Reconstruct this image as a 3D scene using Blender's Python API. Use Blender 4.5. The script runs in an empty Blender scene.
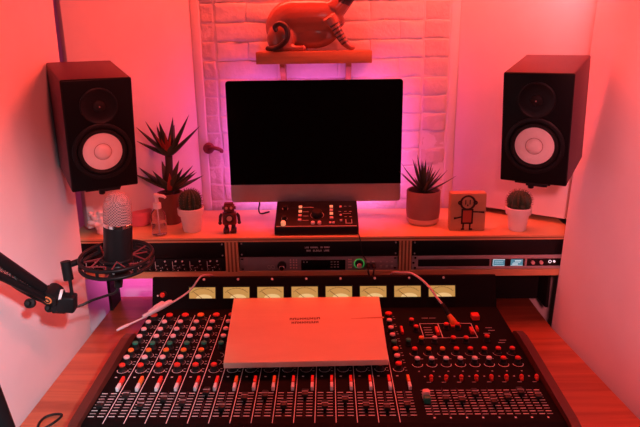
import bpy, bmesh, math, random
from mathutils import Vector, Matrix, noise
random.seed(7)
PI = math.pi
K = 1.26                      # the set is laid out in working units and scaled to metres at the end
COL = bpy.context.scene.collection
sc = bpy.context.scene

# ------------------------------------------------------------------ materials
MATS = {}
def mat(name, col, rough=.5, metal=0, spec=.5, emit=None, estr=0, bump=None, trans=0, coat=0, ior=1.45):
    m = bpy.data.materials.new(name); m.use_nodes = True
    nt = m.node_tree; b = nt.nodes['Principled BSDF']
    b.inputs['Base Color'].default_value = (*col, 1)
    b.inputs['Roughness'].default_value = rough
    b.inputs['Metallic'].default_value = metal
    b.inputs['Specular IOR Level'].default_value = spec
    b.inputs['Transmission Weight'].default_value = trans
    b.inputs['Coat Weight'].default_value = coat
    b.inputs['IOR'].default_value = ior
    if emit:
        b.inputs['Emission Color'].default_value = (*emit, 1)
        b.inputs['Emission Strength'].default_value = estr
    # every surface gets a little procedural unevenness
    sc_, st, dist = bump or (60, .06, .002)
    tc = nt.nodes.new('ShaderNodeTexCoord'); n = nt.nodes.new('ShaderNodeTexNoise')
    n.inputs['Scale'].default_value = sc_; n.inputs['Detail'].default_value = 5
    nt.links.new(tc.outputs['Object'], n.inputs['Vector'])
    bp = nt.nodes.new('ShaderNodeBump'); bp.inputs['Strength'].default_value = st; bp.inputs['Distance'].default_value = dist
    nt.links.new(n.outputs['Fac'], bp.inputs['Height']); nt.links.new(bp.outputs['Normal'], b.inputs['Normal'])
    mx = nt.nodes.new('ShaderNodeMix'); mx.data_type = 'RGBA'
    mx.inputs['A'].default_value = (*[c*.93 for c in col], 1); mx.inputs['B'].default_value = (*[min(1, c*1.06) for c in col], 1)
    nt.links.new(n.outputs['Fac'], mx.inputs['Factor']); nt.links.new(mx.outputs['Result'], b.inputs['Base Color'])
    MATS[name] = m
    return m

def wood(name, c1, c2, axis=0, scale=14, rough=.45, stretch=.06, coat=0, spec=.5):
    m = mat(name, c1, rough, coat=coat, spec=spec); nt = m.node_tree; b = nt.nodes['Principled BSDF']
    tc = nt.nodes.new('ShaderNodeTexCoord'); mp = nt.nodes.new('ShaderNodeMapping')
    s = [1, 1, 1]; s[axis] = stretch; mp.inputs['Scale'].default_value = s
    nt.links.new(tc.outputs['Object'], mp.inputs['Vector'])
    n = nt.nodes.new('ShaderNodeTexNoise'); n.inputs['Scale'].default_value = scale; n.inputs['Detail'].default_value = 8
    n.inputs['Roughness'].default_value = .6; n.inputs['Distortion'].default_value = 1.2
    nt.links.new(mp.outputs['Vector'], n.inputs['Vector'])
    r = nt.nodes.new('ShaderNodeValToRGB')
    r.color_ramp.elements[0].position = .3; r.color_ramp.elements[0].color = (*c1, 1)
    r.color_ramp.elements[1].position = .7; r.color_ramp.elements[1].color = (*c2, 1)
    nt.links.new(n.outputs['Fac'], r.inputs['Fac']); nt.links.new(r.outputs['Color'], b.inputs['Base Color'])
    return m

mat('plaster_white', (.78, .76, .74), .75, spec=.25, bump=(9, .25, .01))
mat('panel_fabric', (.78, .77, .78), .85, spec=.15, bump=(7, .12, .008))
mat('brick_paint', (.80, .78, .76), .62, spec=.3, bump=(55, .5, .006))
mat('floor_dark', (.08, .06, .05), .6)
wood('desk_wood', (.36, .085, .04), (.66, .20, .09), 0, 16, .38)
wood('shelf_wood', (.66, .44, .20), (.78, .54, .26), 0, 12, .4)
wood('ply_edge', (.62, .33, .16), (.70, .40, .20), 0, 8, .5)
wood('ply_dark', (.20, .08, .04), (.26, .11, .05), 0, 8, .6)
wood('cheek_wood', (.07, .018, .014), (.12, .032, .022), 1, 20, .4)
wood('board_wood', (.66, .50, .30), (.76, .60, .38), 0, 6, .5, .18)
mat('board_side', (.86, .66, .52), .6)
mat('burnt', (.10, .02, .01), .8)
wood('wallshelf_wood', (.34, .14, .07), (.62, .30, .13), 0, 22, .5)
mat('black_satin', (.009, .009, .010), .42, spec=.25)
mat('black_matte', (.010, .010, .010), .65, spec=.3)
mat('speaker_vinyl_redlit', (.10, .03, .05), .45, spec=.25, bump=(300, .05, .001))  # black vinyl with the red light on its top mixed into the colour
mat('baffle_black', (.005, .005, .006), .42, spec=.15, bump=(300, .05, .001))
mat('brick_worn', (.68, .62, .58), .75, spec=.2, bump=(70, .6, .006))
mat('black_rubber', (.008, .008, .008), .55, spec=.25)
mat('console_black', (.006, .005, .005), .6, spec=.08)
mat('knob_black', (.012, .012, .012), .45, spec=.4)
mat('print_white', (.85, .82, .82), .7, spec=.2)
mat('print_dim', (.46, .44, .44), .7, spec=.2)
mat('cap_red', (.75, .05, .03), .4)
mat('cap_orange', (.85, .22, .04), .4)
mat('cap_pink', (.82, .55, .55), .45)
mat('cap_white', (.82, .80, .80), .45)
mat('cap_green', (.02, .22, .14), .45)
mat('vu_face', (.08, .06, .03), .6, emit=(.56, .28, .075), estr=1.1)
mat('vu_glow', (.08, .06, .04), .6, emit=(.92, .58, .24), estr=1)
mat('vu_line', (.20, .10, .03), .7)
mat('white_plastic', (.80, .78, .77), .4)
mat('white_ceramic', (.80, .76, .75), .5)
mat('cable_white', (.62, .54, .56), .45)
mat('cable_black', (.010, .010, .010), .5)
mat('cone_white', (.80, .76, .76), .55, spec=.3)
mat('screen_glass', (.002, .002, .002), .18, spec=.12)
mat('aluminium', (.52, .52, .53), .38, metal=.85)
mat('steel_grey', (.48, .45, .46), .45, metal=.2)
mat('chrome', (.75, .73, .72), .2, metal=1)
mat('grey_panel', (.30, .27, .28), .5, metal=.2)
mat('display_black', (.006, .006, .006), .25)
mat('display_blue', (.05, .12, .15), .3, emit=(.10, .42, .58), estr=.55)
mat('display_pale', (.4, .6, .65), .3, emit=(.55, .85, .95), estr=.7)
mat('led_white', (.8, .8, .8), .3, emit=(.9, .9, 1), estr=1.0)
mat('led_green', (.05, .5, .08), .4, emit=(.06, .55, .10), estr=.5)
mat('led_amber', (.9, .5, .3), .4, emit=(1, .45, .22), estr=.55)
mat('terracotta', (.30, .17, .16), .75, spec=.2)
mat('clay_pale', (.70, .42, .34), .7)
mat('pot_brown', (.16, .06, .04), .6)
mat('soil', (.03, .018, .012), .95, bump=(120, .8, .01))
mat('leaf_dark', (.030, .050, .028), .5, bump=(40, .2, .003))
mat('leaf_red', (.30, .03, .02), .5)
mat('leaf_aloe', (.060, .075, .050), .5)
mat('stem_brown', (.05, .03, .02), .8)
mat('cactus_green', (.030, .060, .030), .6, bump=(90, .4, .004))
mat('spine', (.12, .09, .06), .6)
mat('cat_body', (.34, .13, .09), .18, spec=.6, coat=.6, bump=(18, .3, .004))
mat('cat_dark', (.035, .015, .012), .3, coat=.3)
mat('robot_red', (.15, .03, .03), .4, metal=.3)
mat('robot_dark', (.05, .015, .015), .4)
mat('dial_face', (.60, .35, .30), .35)
mat('dish_pink', (.62, .16, .22), .45)
mat('coral_white', (.90, .78, .75), .6)
wood('block_wood', (.46, .27, .15), (.56, .34, .19), 0, 14, .6)
mat('paint_dark', (.025, .010, .010), .6)
mat('paint_redbrown', (.45, .08, .04), .6)
mat('clear_plastic', (.97, .94, .93), .05, trans=.97, ior=1.12, bump=(8, .02, .001))
mat('gel', (.95, .90, .88), .05, trans=.95, ior=1.12, bump=(8, .02, .001))
mat('elastic_red', (.20, .03, .035), .7)
mat('mic_core', (.10, .07, .07), .6)
mat('hook_iron', (.16, .03, .04), .55)
mat('tag_orange', (.85, .25, .08), .5)
mat('led_strip', (.8, .8, .8), .4)

def mesh_wire(name):          # woven wire with real openings between the strands
    m = mat(name, (.46, .29, .28), .5, metal=0); nt = m.node_tree; b = nt.nodes['Principled BSDF']
    out = nt.nodes['Material Output']
    tc = nt.nodes.new('ShaderNodeTexCoord'); mp = nt.nodes.new('ShaderNodeMapping')
    mp.inputs['Scale'].default_value = (330, 330, 330)
    nt.links.new(tc.outputs['Object'], mp.inputs['Vector'])
    ch = nt.nodes.new('ShaderNodeTexChecker'); ch.inputs['Scale'].default_value = 1
    nt.links.new(mp.outputs['Vector'], ch.inputs['Vector'])
    mul = nt.nodes.new('ShaderNodeMath'); mul.operation = 'MULTIPLY'; mul.inputs[1].default_value = .55
    nt.links.new(ch.outputs['Fac'], mul.inputs[0])
    tr = nt.nodes.new('ShaderNodeBsdfTransparent'); mix = nt.nodes.new('ShaderNodeMixShader')
    nt.links.new(mul.outputs[0], mix.inputs['Fac']); nt.links.new(b.outputs['BSDF'], mix.inputs[1]); nt.links.new(tr.outputs['BSDF'], mix.inputs[2])
    nt.links.new(mix.outputs['Shader'], out.inputs['Surface'])
mesh_wire('wire_mesh')

# ------------------------------------------------------------------ mesh builder
class MB:
    def __init__(s): s.bm = bmesh.new(); s.M = Matrix.Identity(4); s.mi = 0
    def at(s, loc=(0, 0, 0), rot=(0, 0, 0)):
        from mathutils import Euler
        s.M = Matrix.Translation(loc) @ Euler(rot).to_matrix().to_4x4(); return s
    def m(s, i): s.mi = i; return s
    def v(s, p): return s.bm.verts.new(s.M @ Vector(p))
    def f(s, vs):
        try:
            f = s.bm.faces.new(vs); f.material_index = s.mi; f.smooth = True; return f
        except ValueError: return None
    def box(s, c, d, bev=0, seg=2):
        x, y, z = [q/2 for q in d]
        vs = [s.v((c[0]+i*x, c[1]+j*y, c[2]+k*z)) for i in (-1, 1) for j in (-1, 1) for k in (-1, 1)]
        fs = [s.f([vs[i] for i in q]) for q in ((0, 1, 3, 2), (4, 6, 7, 5), (0, 4, 5, 1), (2, 3, 7, 6), (0, 2, 6, 4), (1, 5, 7, 3))]
        if bev:
            es = list({e for f in fs for e in f.edges})
            r = bmesh.ops.bevel(s.bm, geom=es, offset=bev, segments=seg, affect='EDGES', profile=.5)
            for f in r['faces']: f.material_index = s.mi; f.smooth = True
        return s
    def bx(s, x0, x1, y0, y1, z0, z1, bev=0, seg=2):
        return s.box(((x0+x1)/2, (y0+y1)/2, (z0+z1)/2), (x1-x0, y1-y0, z1-z0), bev, seg)
    def lathe(s, prof, seg=32, axis='Z', c=(0, 0, 0), cap=True):
        """prof: list of (radius, height)"""
        def P(r, h, a):
            x, y = r*math.cos(a), r*math.sin(a)
            q = {'Z': (x, y, h), 'Y': (x, -h, y), 'X': (h, x, y)}[axis]      # 'Y': height grows towards -Y
            return (c[0]+q[0], c[1]+q[1], c[2]+q[2])
        rings = []
        for r, h in prof:
            if r < 1e-6: rings.append([s.v(P(0, h, 0))])
            else: rings.append([s.v(P(r, h, 2*PI*i/seg)) for i in range(seg)])
        for a, b in zip(rings, rings[1:]):
            for i in range(seg):
                j = (i+1) % seg
                if len(a) == 1 and len(b) == 1: continue
                if len(a) == 1: s.f([a[0], b[j], b[i]])
                elif len(b) == 1: s.f([a[i], a[j], b[0]])
                else: s.f([a[i], a[j], b[j], b[i]])
        if cap:
            if len(rings[0]) > 1: s.f(rings[0][::-1])
            if len(rings[-1]) > 1: s.f(rings[-1])
        return s
    def cyl(s, p0, p1, r0, r1=None, seg=20):
        return s.tube([p0, p1], [r0, r1 if r1 is not None else r0], seg)
    def tube(s, pts, rad, seg=10, cap=True, closed=False):
        pts = [Vector(p) for p in pts]; n = len(pts)
        if not hasattr(rad, '__len__'): rad = [rad]*n
        rings = []; up = None
        for i, p in enumerate(pts):
            if closed: t = pts[(i+1) % n]-pts[i-1]
            else: t = pts[min(i+1, n-1)]-pts[max(i-1, 0)]
            t.normalize()
            if up is None:
                up = Vector((0, 0, 1)) if abs(t.z) < .9 else Vector((1, 0, 0))
            u = (up-t*up.dot(t)).normalized(); w = t.cross(u); up = u
            rings.append([s.v(p+(u*math.cos(2*PI*k/seg)+w*math.sin(2*PI*k/seg))*rad[i]) for k in range(seg)])
        prs = list(zip(rings, rings[1:]))
        if closed: prs.append((rings[-1], rings[0]))
        for a, b in prs:
            for k in range(seg):
                j = (k+1) % seg; s.f([a[k], a[j], b[j], b[k]])
        if cap and not closed: s.f(rings[0][::-1]); s.f(rings[-1])
        return s
    def prism(s, poly, lo, hi, plane='XY', bev=0):
        def P(a, b, h): return {'XY': (a, b, h), 'YZ': (h, a, b), 'XZ': (a, h, b)}[plane]
        A = [s.v(P(a, b, lo)) for a, b in poly]; B = [s.v(P(a, b, hi)) for a, b in poly]
        fs = [s.f(A[::-1]), s.f(B)]
        n = len(poly)
        for i in range(n): fs.append(s.f([A[i], A[(i+1) % n], B[(i+1) % n], B[i]]))
        if bev:
            es = list({e for f in fs if f for e in f.edges})
            r = bmesh.ops.bevel(s.bm, geom=es, offset=bev, segments=2, affect='EDGES', profile=.5)
            for f in r['faces']: f.material_index = s.mi; f.smooth = True
        return s
    def sph(s, c, r, seg=16, rings=10, sc=(1, 1, 1)):
        prof = [(r*math.sin(PI*i/rings), -r*math.cos(PI*i/rings)) for i in range(rings+1)]
        M0 = s.M; s.M = M0 @ Matrix.Translation(c) @ Matrix.Diagonal((*sc, 1)); s.lathe(prof, seg, cap=False); s.M = M0; return s
    def ring(s, c, R, r, normal=(0, 0, 1), seg=40, sec=10, sc=(1, 1)):
        n = Vector(normal).normalized(); u = n.orthogonal().normalized() if abs(n.z) < .99 else Vector((1, 0, 0)); w = n.cross(u)
        return s.tube([Vector(c)+u*math.cos(2*PI*i/seg)*R*sc[0]+w*math.sin(2*PI*i/seg)*R*sc[1] for i in range(seg)], r, sec, closed=True)
    def leaf(s, p, d, L, w, droop=.0, th=.35, n=7, bend=None):
        """thick tapered succulent leaf with a shallow channel"""
        d = Vector(d).normalized(); side = d.cross(Vector((0, 0, 1)))
        if side.length < .05: side = Vector((1, 0, 0))
        side.normalize(); p = Vector(p); rings = []
        for i in range(n+1):
            t = i/n; ww = w*(1-t)**.75*(0.75+.6*t*(1-t)*2)+.0004
            dd = (d+Vector((0, 0, droop*t))).normalized(); nn = side.cross(dd).normalized()
            rings.append([s.v(p+side*ww*math.cos(a)*.5+nn*ww*th*(math.sin(a) if math.sin(a) < 0 else math.sin(a)*.3)) for a in [2*PI*k/8 for k in range(8)]])
            p = p+dd*L/n
        for a, b in zip(rings, rings[1:]):
            for k in range(8): s.f([a[k], a[(k+1) % 8], b[(k+1) % 8], b[k]])
        s.f(rings[0][::-1]); s.f(rings[-1]); return s
    def mesh(s, name, mats, ang=38):
        bmesh.ops.recalc_face_normals(s.bm, faces=s.bm.faces[:])
        me = bpy.data.meshes.new(name); s.bm.to_mesh(me); s.bm.free()
        for q in (mats if isinstance(mats, (list, tuple)) else [mats]): me.materials.append(MATS[q])
        me.set_sharp_from_angle(angle=math.radians(ang))
        return me
    def build(s, name, mats, parent=None, loc=(0, 0, 0), org=None, ang=38):
        """org: absolute point the coordinates are measured against (the mesh is shifted by -org)"""
        if org is not None: bmesh.ops.translate(s.bm, verts=s.bm.verts[:], vec=-Vector(org))
        return link(name, s.mesh(name, mats, ang), parent, loc)

def link(name, me, parent=None, loc=(0, 0, 0)):
    o = bpy.data.objects.new(name, me); COL.objects.link(o); o.location = loc
    if parent: o.parent = parent
    return o
def tag(o, label=None, cat=None, group=None, kind=None):
    for k, v in (('label', label), ('category', cat), ('group', group), ('kind', kind)):
        if v: o[k] = v
    return o
def thing(name, label, cat, loc=(0, 0, 0), rot=(0, 0, 0), group=None):
    o = bpy.data.objects.new(name, None); COL.objects.link(o); o.location = loc; o.rotation_euler = rot
    o.empty_display_size = .02
    return tag(o, label, cat, group)
def struct(o): o['kind'] = 'structure'; return o
def smooth(pts, n=6):
    """Catmull-Rom through the points"""
    P = [Vector(p) for p in pts]; P = [P[0]*2-P[1]]+P+[P[-1]*2-P[-2]]; out = []
    for i in range(1, len(P)-2):
        for k in range(n):
            t = k/n; a, b, c, d = P[i-1:i+3]
            out.append(.5*((2*b)+(c-a)*t+(2*a-5*b+4*c-d)*t*t+(3*b-a-3*c+d)*t**3))
    return out+[P[-2]]
def remeshed(mb, name, vox, it=4):
    """fuse overlapping lumps into one continuous skin"""
    bmesh.ops.recalc_face_normals(mb.bm, faces=mb.bm.faces[:])
    me = bpy.data.meshes.new('tmp'); mb.bm.to_mesh(me); mb.bm.free()
    o = bpy.data.objects.new('tmp', me); COL.objects.link(o)
    r = o.modifiers.new('r', 'REMESH'); r.mode = 'VOXEL'; r.voxel_size = vox; r.use_smooth_shade = True
    if it: q = o.modifiers.new('s', 'SMOOTH'); q.iterations = it; q.factor = .5
    dg = bpy.context.evaluated_depsgraph_get(); dg.update()
    res = bpy.data.meshes.new_from_object(o.evaluated_get(dg)); res.name = name
    bpy.data.objects.remove(o); bpy.data.meshes.remove(me)
    for p in res.polygons: p.use_smooth = True
    return res

DESK = .74; SH = .981           # desk top and shelf top
FLOOR = DESK-DESK/K
# ------------------------------------------------------------------ the room
struct(MB().bx(-1.6, 1.6, -1.6, 2.0, FLOOR-.05, FLOOR).build('floor', 'floor_dark'))
struct(MB().bx(-1.3, 1.3, 1.725, 1.80, FLOOR, 2.0).build('wall_back', 'plaster_white'))
# painted brick in the middle of the back wall
b = MB()
b.bx(-.363, .354, 1.7112, 1.726, .60, 1.99)
z = .66; r = 0
random.seed(3)
H = .0495
while z < 1.95:
    off = (r % 2)*.08
    for x0, x1, zone in ((-.3405, -.303, 0), (-.300, .259, 1), (.262, .330, 2)):
        L = .165 if zone == 1 else 1
        x = x0-(off if zone == 1 else 0)
        while x < x1-.004:
            a, c = max(x, x0), min(x+L, x1); x += L
            if c-a < .012: continue
            yj = random.uniform(-.0010, .0010)+(.0015 if zone != 1 else 0)
            n0 = len(b.bm.verts)
            g = random.choice((.0003, .0008, .0012)); b.m(0 if zone == 1 else 2).bx(a+g, c-g, 1.7085+yj, 1.719, z+.0012, z+H-.0012, .0034, 3)
            b.bm.verts.ensure_lookup_table()
    z += H; r += 1
long_ = [e for e in b.bm.edges if e.calc_length() > .012 and max(q.co.y for q in e.verts) < 1.711]
bmesh.ops.subdivide_edges(b.bm, edges=long_, cuts=4, use_grid_fill=True)
for v in b.bm.verts:                                    # thick, uneven paint
    if v.co.y < 1.7111:
        q = noise.noise_vector(v.co*26); q2 = noise.noise_vector(v.co*85); v.co += Vector((q.x*.0035, q.y*.0028+q2.y*.0012, q.z*.0035))
# smooth plaster strips beside the brick
b.m(1).bx(-.366, -.3415, 1.7080, 1.722, .60, 1.99, .003).bx(.3315, .356, 1.7080, 1.722, .60, 1.99, .003)
struct(b.build('wall_back_brick', ['brick_paint', 'plaster_white', 'brick_worn']))
# angled white panels in the corners, a finger above the shelf
def corner(name, pts, zb, zt, t=.03):
    (x0, y0), (x1, y1) = pts; d = Vector((x1-x0, y1-y0, 0)).normalized(); n = Vector((-d.y, d.x, 0))
    if n.y < 0: n = -n
    q = [(x0, y0), (x1, y1), (x1+n.x*t, y1+n.y*t), (x0+n.x*t, y0+n.y*t)]
    return struct(MB().prism(q, zb, zt, bev=.002).build(name, 'plaster_white'))
corner('wall_back_left', [(-.364, 1.712), (-.618, 1.487)], .996, 1.99)
corner('wall_back_right', [(.354, 1.712), (.70, 1.478)], .996, 1.99)
# side panels that run towards the camera and lean a little
def sidewall(name, x_far_lo, x_far_hi, y_far, x_near_lo, x_near_hi, y_near, t):
    b = MB()
    def X(lo, hi, z): return lo+(hi-lo)*(z-.75)/.79
    P = [(X(x_far_lo, x_far_hi, FLOOR), y_far, FLOOR), (X(x_near_lo, x_near_hi, FLOOR), y_near, FLOOR), (X(x_near_lo, x_near_hi, 2.0), y_near, 2.0), (X(x_far_lo, x_far_hi, 2.0), y_far, 2.0)]
    A = [b.v(p) for p in P]; B = [b.v((p[0]+t, p[1], p[2])) for p in P]
    b.f(A); b.f(B[::-1])
    for i in range(4): b.f([A[i], B[i], B[(i+1) % 4], A[(i+1) % 4]])
    bmesh.ops.bevel(b.bm, geom=b.bm.edges[:], offset=.003, segments=2, affect='EDGES')
    for f in b.bm.faces: f.smooth = True
    b.bx(min(P[0][0], P[0][0]+t), max(P[0][0], P[0][0]+t), y_far-.02, y_far-.005, FLOOR, FLOOR+.01)
    return struct(b.build(name, 'panel_fabric'))
sidewall('wall_left', -.622, -.609, 1.431, -.6165, -.6045, .25, -.045)
sidewall('wall_right', .577, .6025, 1.445, .695, .72, .25, .045)

# ------------------------------------------------------------------ desk
t = thing('studio_desk', 'reddish brown wooden studio desk under the mixing console and between the white side walls', 'desk', (0, 1.15, FLOOR))
O = (0, 1.15, FLOOR)
MB().prism([(-.6085, .66), (.640, .66), (.5685, 1.425), (.5685, 1.635), (-.612, 1.635), (-.612, .9)], .705, DESK, bev=.003).build('desk_top', 'desk_wood', t, org=O)
for x in (-.56, .50):
    for y in (.74, 1.58):
        MB().bx(x-.025, x+.025, y-.025, y+.025, FLOOR, .705, .004).build('leg', 'desk_wood', t, org=O)

# ------------------------------------------------------------------ rack shelf unit
O = (0, 1.58, DESK)
t = thing('rack_shelf', 'long orange plywood rack shelf with three bays running across behind the mixing console', 'shelf', O)
XL, XR = -.665, .622
b = MB().bx(XL, XR, 1.4525, 1.700, .9695, SH, .0015)
b.m(1).bx(XL, XR, 1.450, 1.4525, .9765, SH).bx(XL, XR, 1.450, 1.4525, .9695, .9735).m(2).bx(XL, XR, 1.4505, 1.4525, .9735, .9765)
b.build('top_board', ['shelf_wood', 'ply_edge', 'ply_dark'], t, org=O)
b = MB().bx(XL, XR, 1.4525, 1.69, .8725, .8885, .001)
b.m(1).bx(XL, XR, 1.450, 1.4525, .8725, .8885).m(2)
b.build('bottom_board', ['shelf_wood', 'ply_edge', 'ply_dark'], t, org=O)
for x0, x1 in ((-.2635, -.2305), (.1775, .2085), (XL, XL+.02), (XR-.02, XR)):
    b = MB().bx(x0, x1, 1.4525, 1.69, .8885, .9695)
    n = 7
    for i in range(n):                                  # plies show as stripes on the edge
        a = x0+(x1-x0)*i/n; c = x0+(x1-x0)*(i+1)/n
        b.m(1 if i % 2 == 0 else 2).bx(a, c, 1.4502 if i % 2 == 0 else 1.4508, 1.4525, .8885, .9695)
    b.build('divider', ['shelf_wood', 'ply_edge', 'ply_dark'], t, org=O)
MB().bx(XL+.02, XR-.02, 1.69, 1.698, .8725, .9695).build('back_panel', 'ply_dark', t, org=O)
for x in (-.247, .193, -.606, .597):
    MB().bx(x-.004, x+.004, 1.54, 1.61, DESK, .8725).build('support', 'black_matte', t, org=O)

MB().bx(.207, .590, 1.60, 1.612, DESK, .8725).build('shade_panel', 'black_matte', t, org=O)  # added black sheet standing in for the shade below the shelf's right half
# rack gear in the bays ------------------------------------------------
SCREW = MB().lathe([(.0022, 0), (.0022, .001), (.0013, .0016), (0, .0016)], 10, 'Y').mesh('screw', 'steel_grey')
def screw(b, x, z, y): link('screw', SCREW, t, (x-o[0], y-o[1], z-o[2]))
def glyphs(b, x0, x1, z0, z1, y, seed, words):
    """weathered lettering too small to read: short strokes set in word groups"""
    rnd = random.Random(seed)
    for a, c in words:
        xa, xc = x0+(x1-x0)*a, x0+(x1-x0)*c; n = max(2, round((xc-xa)/((z1-z0)*.85))); w = (xc-xa)/n
        for i in range(n):
            xx = xa+i*w; k = rnd.randrange(4); s_ = w*.26
            b.bx(xx, xx+s_, y-.0004, y, z0, z1)
            if k != 1: b.bx(xx+s_, xx+w*.75, y-.0004, y, z1-(z1-z0)*.2, z1)
            if k in (1, 2): b.bx(xx+s_, xx+w*.75, y-.0004, y, z0, z0+(z1-z0)*.2)
            if k in (0, 3): b.bx(xx+w*.52, xx+w*.75, y-.0004, y, z0, z1)
            if k in (2, 3): b.bx(xx+s_, xx+w*.7, y-.0004, y, z0+(z1-z0)*.42, z0+(z1-z0)*.6)
def rack(name, label, x0, x1, z0, z1, y, m, depth=.16, cat='rack unit'):
    o = ((x0+x1)/2, y+depth/2, z0); t = thing(name, label, cat, o)
    return t, o
# centre bay
t, o = rack('blank_panel', 'black rack panel with two short lines of white lettering above the grey interface', -.229, .176, .9285, .9685, 1.456, None, .02, 'rack panel')
MB().bx(-.229, .176, 1.456, 1.46, .9285, .9685, .001).bx(-.229, .176, 1.46, 1.476, .9285, .932).build('panel', 'black_satin', t, org=o)
b = MB(); glyphs(b, -.061, .0025, .9495, .9535, 1.456, 1, [(0, .17), (.22, .55), (.62, .72), (.76, 1)])
glyphs(b, -.061, .0025, .9405, .945, 1.456, 2, [(.06, .24), (.32, .68), (.76, .98)]); b.build('lettering', 'print_white', t, org=o)
b = MB()
for x in (-.222, .169):
    for z in (.934, .963): screw(b, x, z, 1.456)

t, o = rack('audio_interface', 'grey rack audio interface with wide display and green ringed knob in the middle bay', -.229, .176, .8885, .9275, 1.455, None)
MB().bx(-.229, .176, 1.458, 1.60, .8885, .9265, .001).build('chassis', 'black_matte', t, org=o)
b = MB().bx(-.229, -.208, 1.4555, 1.458, .8892, .9262, .0006).m(1).bx(-.208, .176, 1.4550, 1.458, .8892, .9262, .0008).m(0)
b.bx(-.206, .14, 1.4545, 1.4551, .922, .9255)
b.build('faceplate', ['grey_panel', 'grey_panel'], t, org=o)
b = MB()
for x in (-.222, .168):
    for z in (.8945, .9215): b.m(0); b.bx(x-.003, x+.003, 1.4544, 1.4552, z-.0017, z+.0017)
b.build('screw_slot', 'display_black', t, org=o)
d = MB().bx(-.0715, .0415, 1.4535, 1.456, .888+.0025, .9195, .0008).build('display', 'display_black', t, org=o)
b = MB()
for x in (.004, .012, .020):
    for z in (.898, .905, .912): b.bx(x, x+.0045, 1.4529, 1.4536, z, z+.0018)
for x in (-.066, -.058): b.bx(x, x+.003, 1.4529, 1.4536, .912, .914)
b.bx(-.0715, .0415, 1.4531, 1.4536, .9188, .9196).bx(-.0715, .0415, 1.4531, 1.4536, .8896, .8903)
b.build('display_mark', 'print_dim', d, loc=(0, 0, 0), org=o)
def face_knob(x, z, y, r, parent, o, ring=None, cap='chrome'):
    b = MB()
    b.lathe([(r, 0), (r, .006), (r*.85, .007), (0, .007)], 24, 'Y', (0, 0, 0))
    k = b.build('knob', 'knob_black', parent, loc=(x-o[0], y-o[1], z-o[2]))
    MB().lathe([(r*.62, .0068), (r*.62, .012), (r*.5, .0135), (0, .0135)], 20, 'Y', (0, 0, -r*.35)).build('knob_cap', cap, k)
    if ring: tag(MB().ring((0, -.0012, 0), r*1.16, .0012, (0, 1, 0), 32, 8).build('ring_light', ring, k), 'glowing green ring')
face_knob(-.1205, .9045, 1.455, .0115, t, o)
face_knob(.0765, .9075, 1.455, .0105, t, o, 'led_green', 'cap_pink')
for x in (-.1535, -.1440):
    MB().ring((0, 0, 0), .0035, .0007, (0, 1, 0), 16, 6, (1, 1.4)).build('input_ring', 'print_dim', t, loc=(x-o[0], 1.4548-o[1], .8995-o[2]))
pm = None
for x in (-.0985, -.0905, -.0835, .0505, .0555):
    for z in (.897, .9045, .912, .9185):
        if pm is None: pm = MB().box((0, 0, 0), (.0036, .002, .0036), .0006).mesh('button', 'cap_pink')
        link('button', pm, t, (x-o[0], 1.4545-o[1], z-o[2]))
b = MB()
for x in (.099, .1125): b.lathe([(.005, 0), (.005, .004), (.0025, .004), (.0025, .012), (0, .012)], 16, 'Y', (x, 1.455, .909))
jk = b.build('jack_socket', 'steel_grey', t, org=o)
b = MB()
for x in (.132, .147, .160): b.bx(x-.003, x+.003, 1.4542, 1.4551, .896, .902).bx(x-.002, x+.002, 1.4542, 1.4551, .910, .9125)
b.build('panel_mark', 'print_dim', t, org=o)
# two jack plugs with their leads hang from the interface
for i, x in enumerate((.099, .1125)):
    t2 = thing('jack_plug', ['black jack plug in the left hand socket of the grey interface', 'black jack plug in the right hand socket of the grey interface'][i], 'plug', (x, 1.44, .909), group='jack plugs in the interface')
    o2 = (x, 1.44, .909)
    MB().lathe([(.0036, .0035), (.0055, .005), (.0055, .020), (.003, .026), (0, .026)], 14, 'Y', (x, 1.446, .909)).build('plug_body', 'black_rubber', t2, org=o2)
    MB().lathe([(.0038, 0), (.0038, .004), (0, .004)], 14, 'Y', (x, 1.4465, .909)).build('collar', 'chrome', t2, org=o2)
    MB().tube(smooth([(x, 1.421, .909), (x-.002, 1.414, .900), (x+.004*(1-2*i), 1.412, .884), (x+.006*(1-2*i), 1.408, .868), (x+.01, 1.425, .84), (x+.012, 1.46, .80), (x+.012, 1.5, .7425)]), .0022, 8).build('lead', 'cable_black', t2, org=o2)

# left bay
t, o = rack('blank_panel', 'plain black rack panel above the black knobbed unit in the left bay', -.643, -.2655, .925, .9685, 1.456, None, .02, 'rack panel')
MB().bx(-.643, -.2655, 1.456, 1.46, .925, .9685, .001).bx(-.643, -.2655, 1.46, 1.476, .925, .929).build('panel', 'black_satin', t, org=o)
b = MB()
for x in (-.637, -.2715):
    for z in (.932, .962): screw(b, x, z, 1.456)
t, o = rack('preamp_rack', 'black rack unit with white marked knobs in the left bay behind the microphone', -.643, -.2655, .8885, .924, 1.455, None)
MB().bx(-.643, -.2655, 1.456, 1.60, .8885, .9235, .001).build('chassis', 'black_satin', t, org=o)
kb = MB().lathe([(.0042, 0), (.0042, .004), (.003, .007), (0, .007)], 16, 'Y').mesh('knob', 'knob_black')
kp = MB().bx(-.0005, .0005, -.0076, -.0069, 0, .003).mesh('pointer', 'print_white')
bt = MB().lathe([(.0022, 0), (.0022, .003), (0, .003)], 12, 'Y').mesh('button', 'cap_white')
pr = MB()
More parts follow.
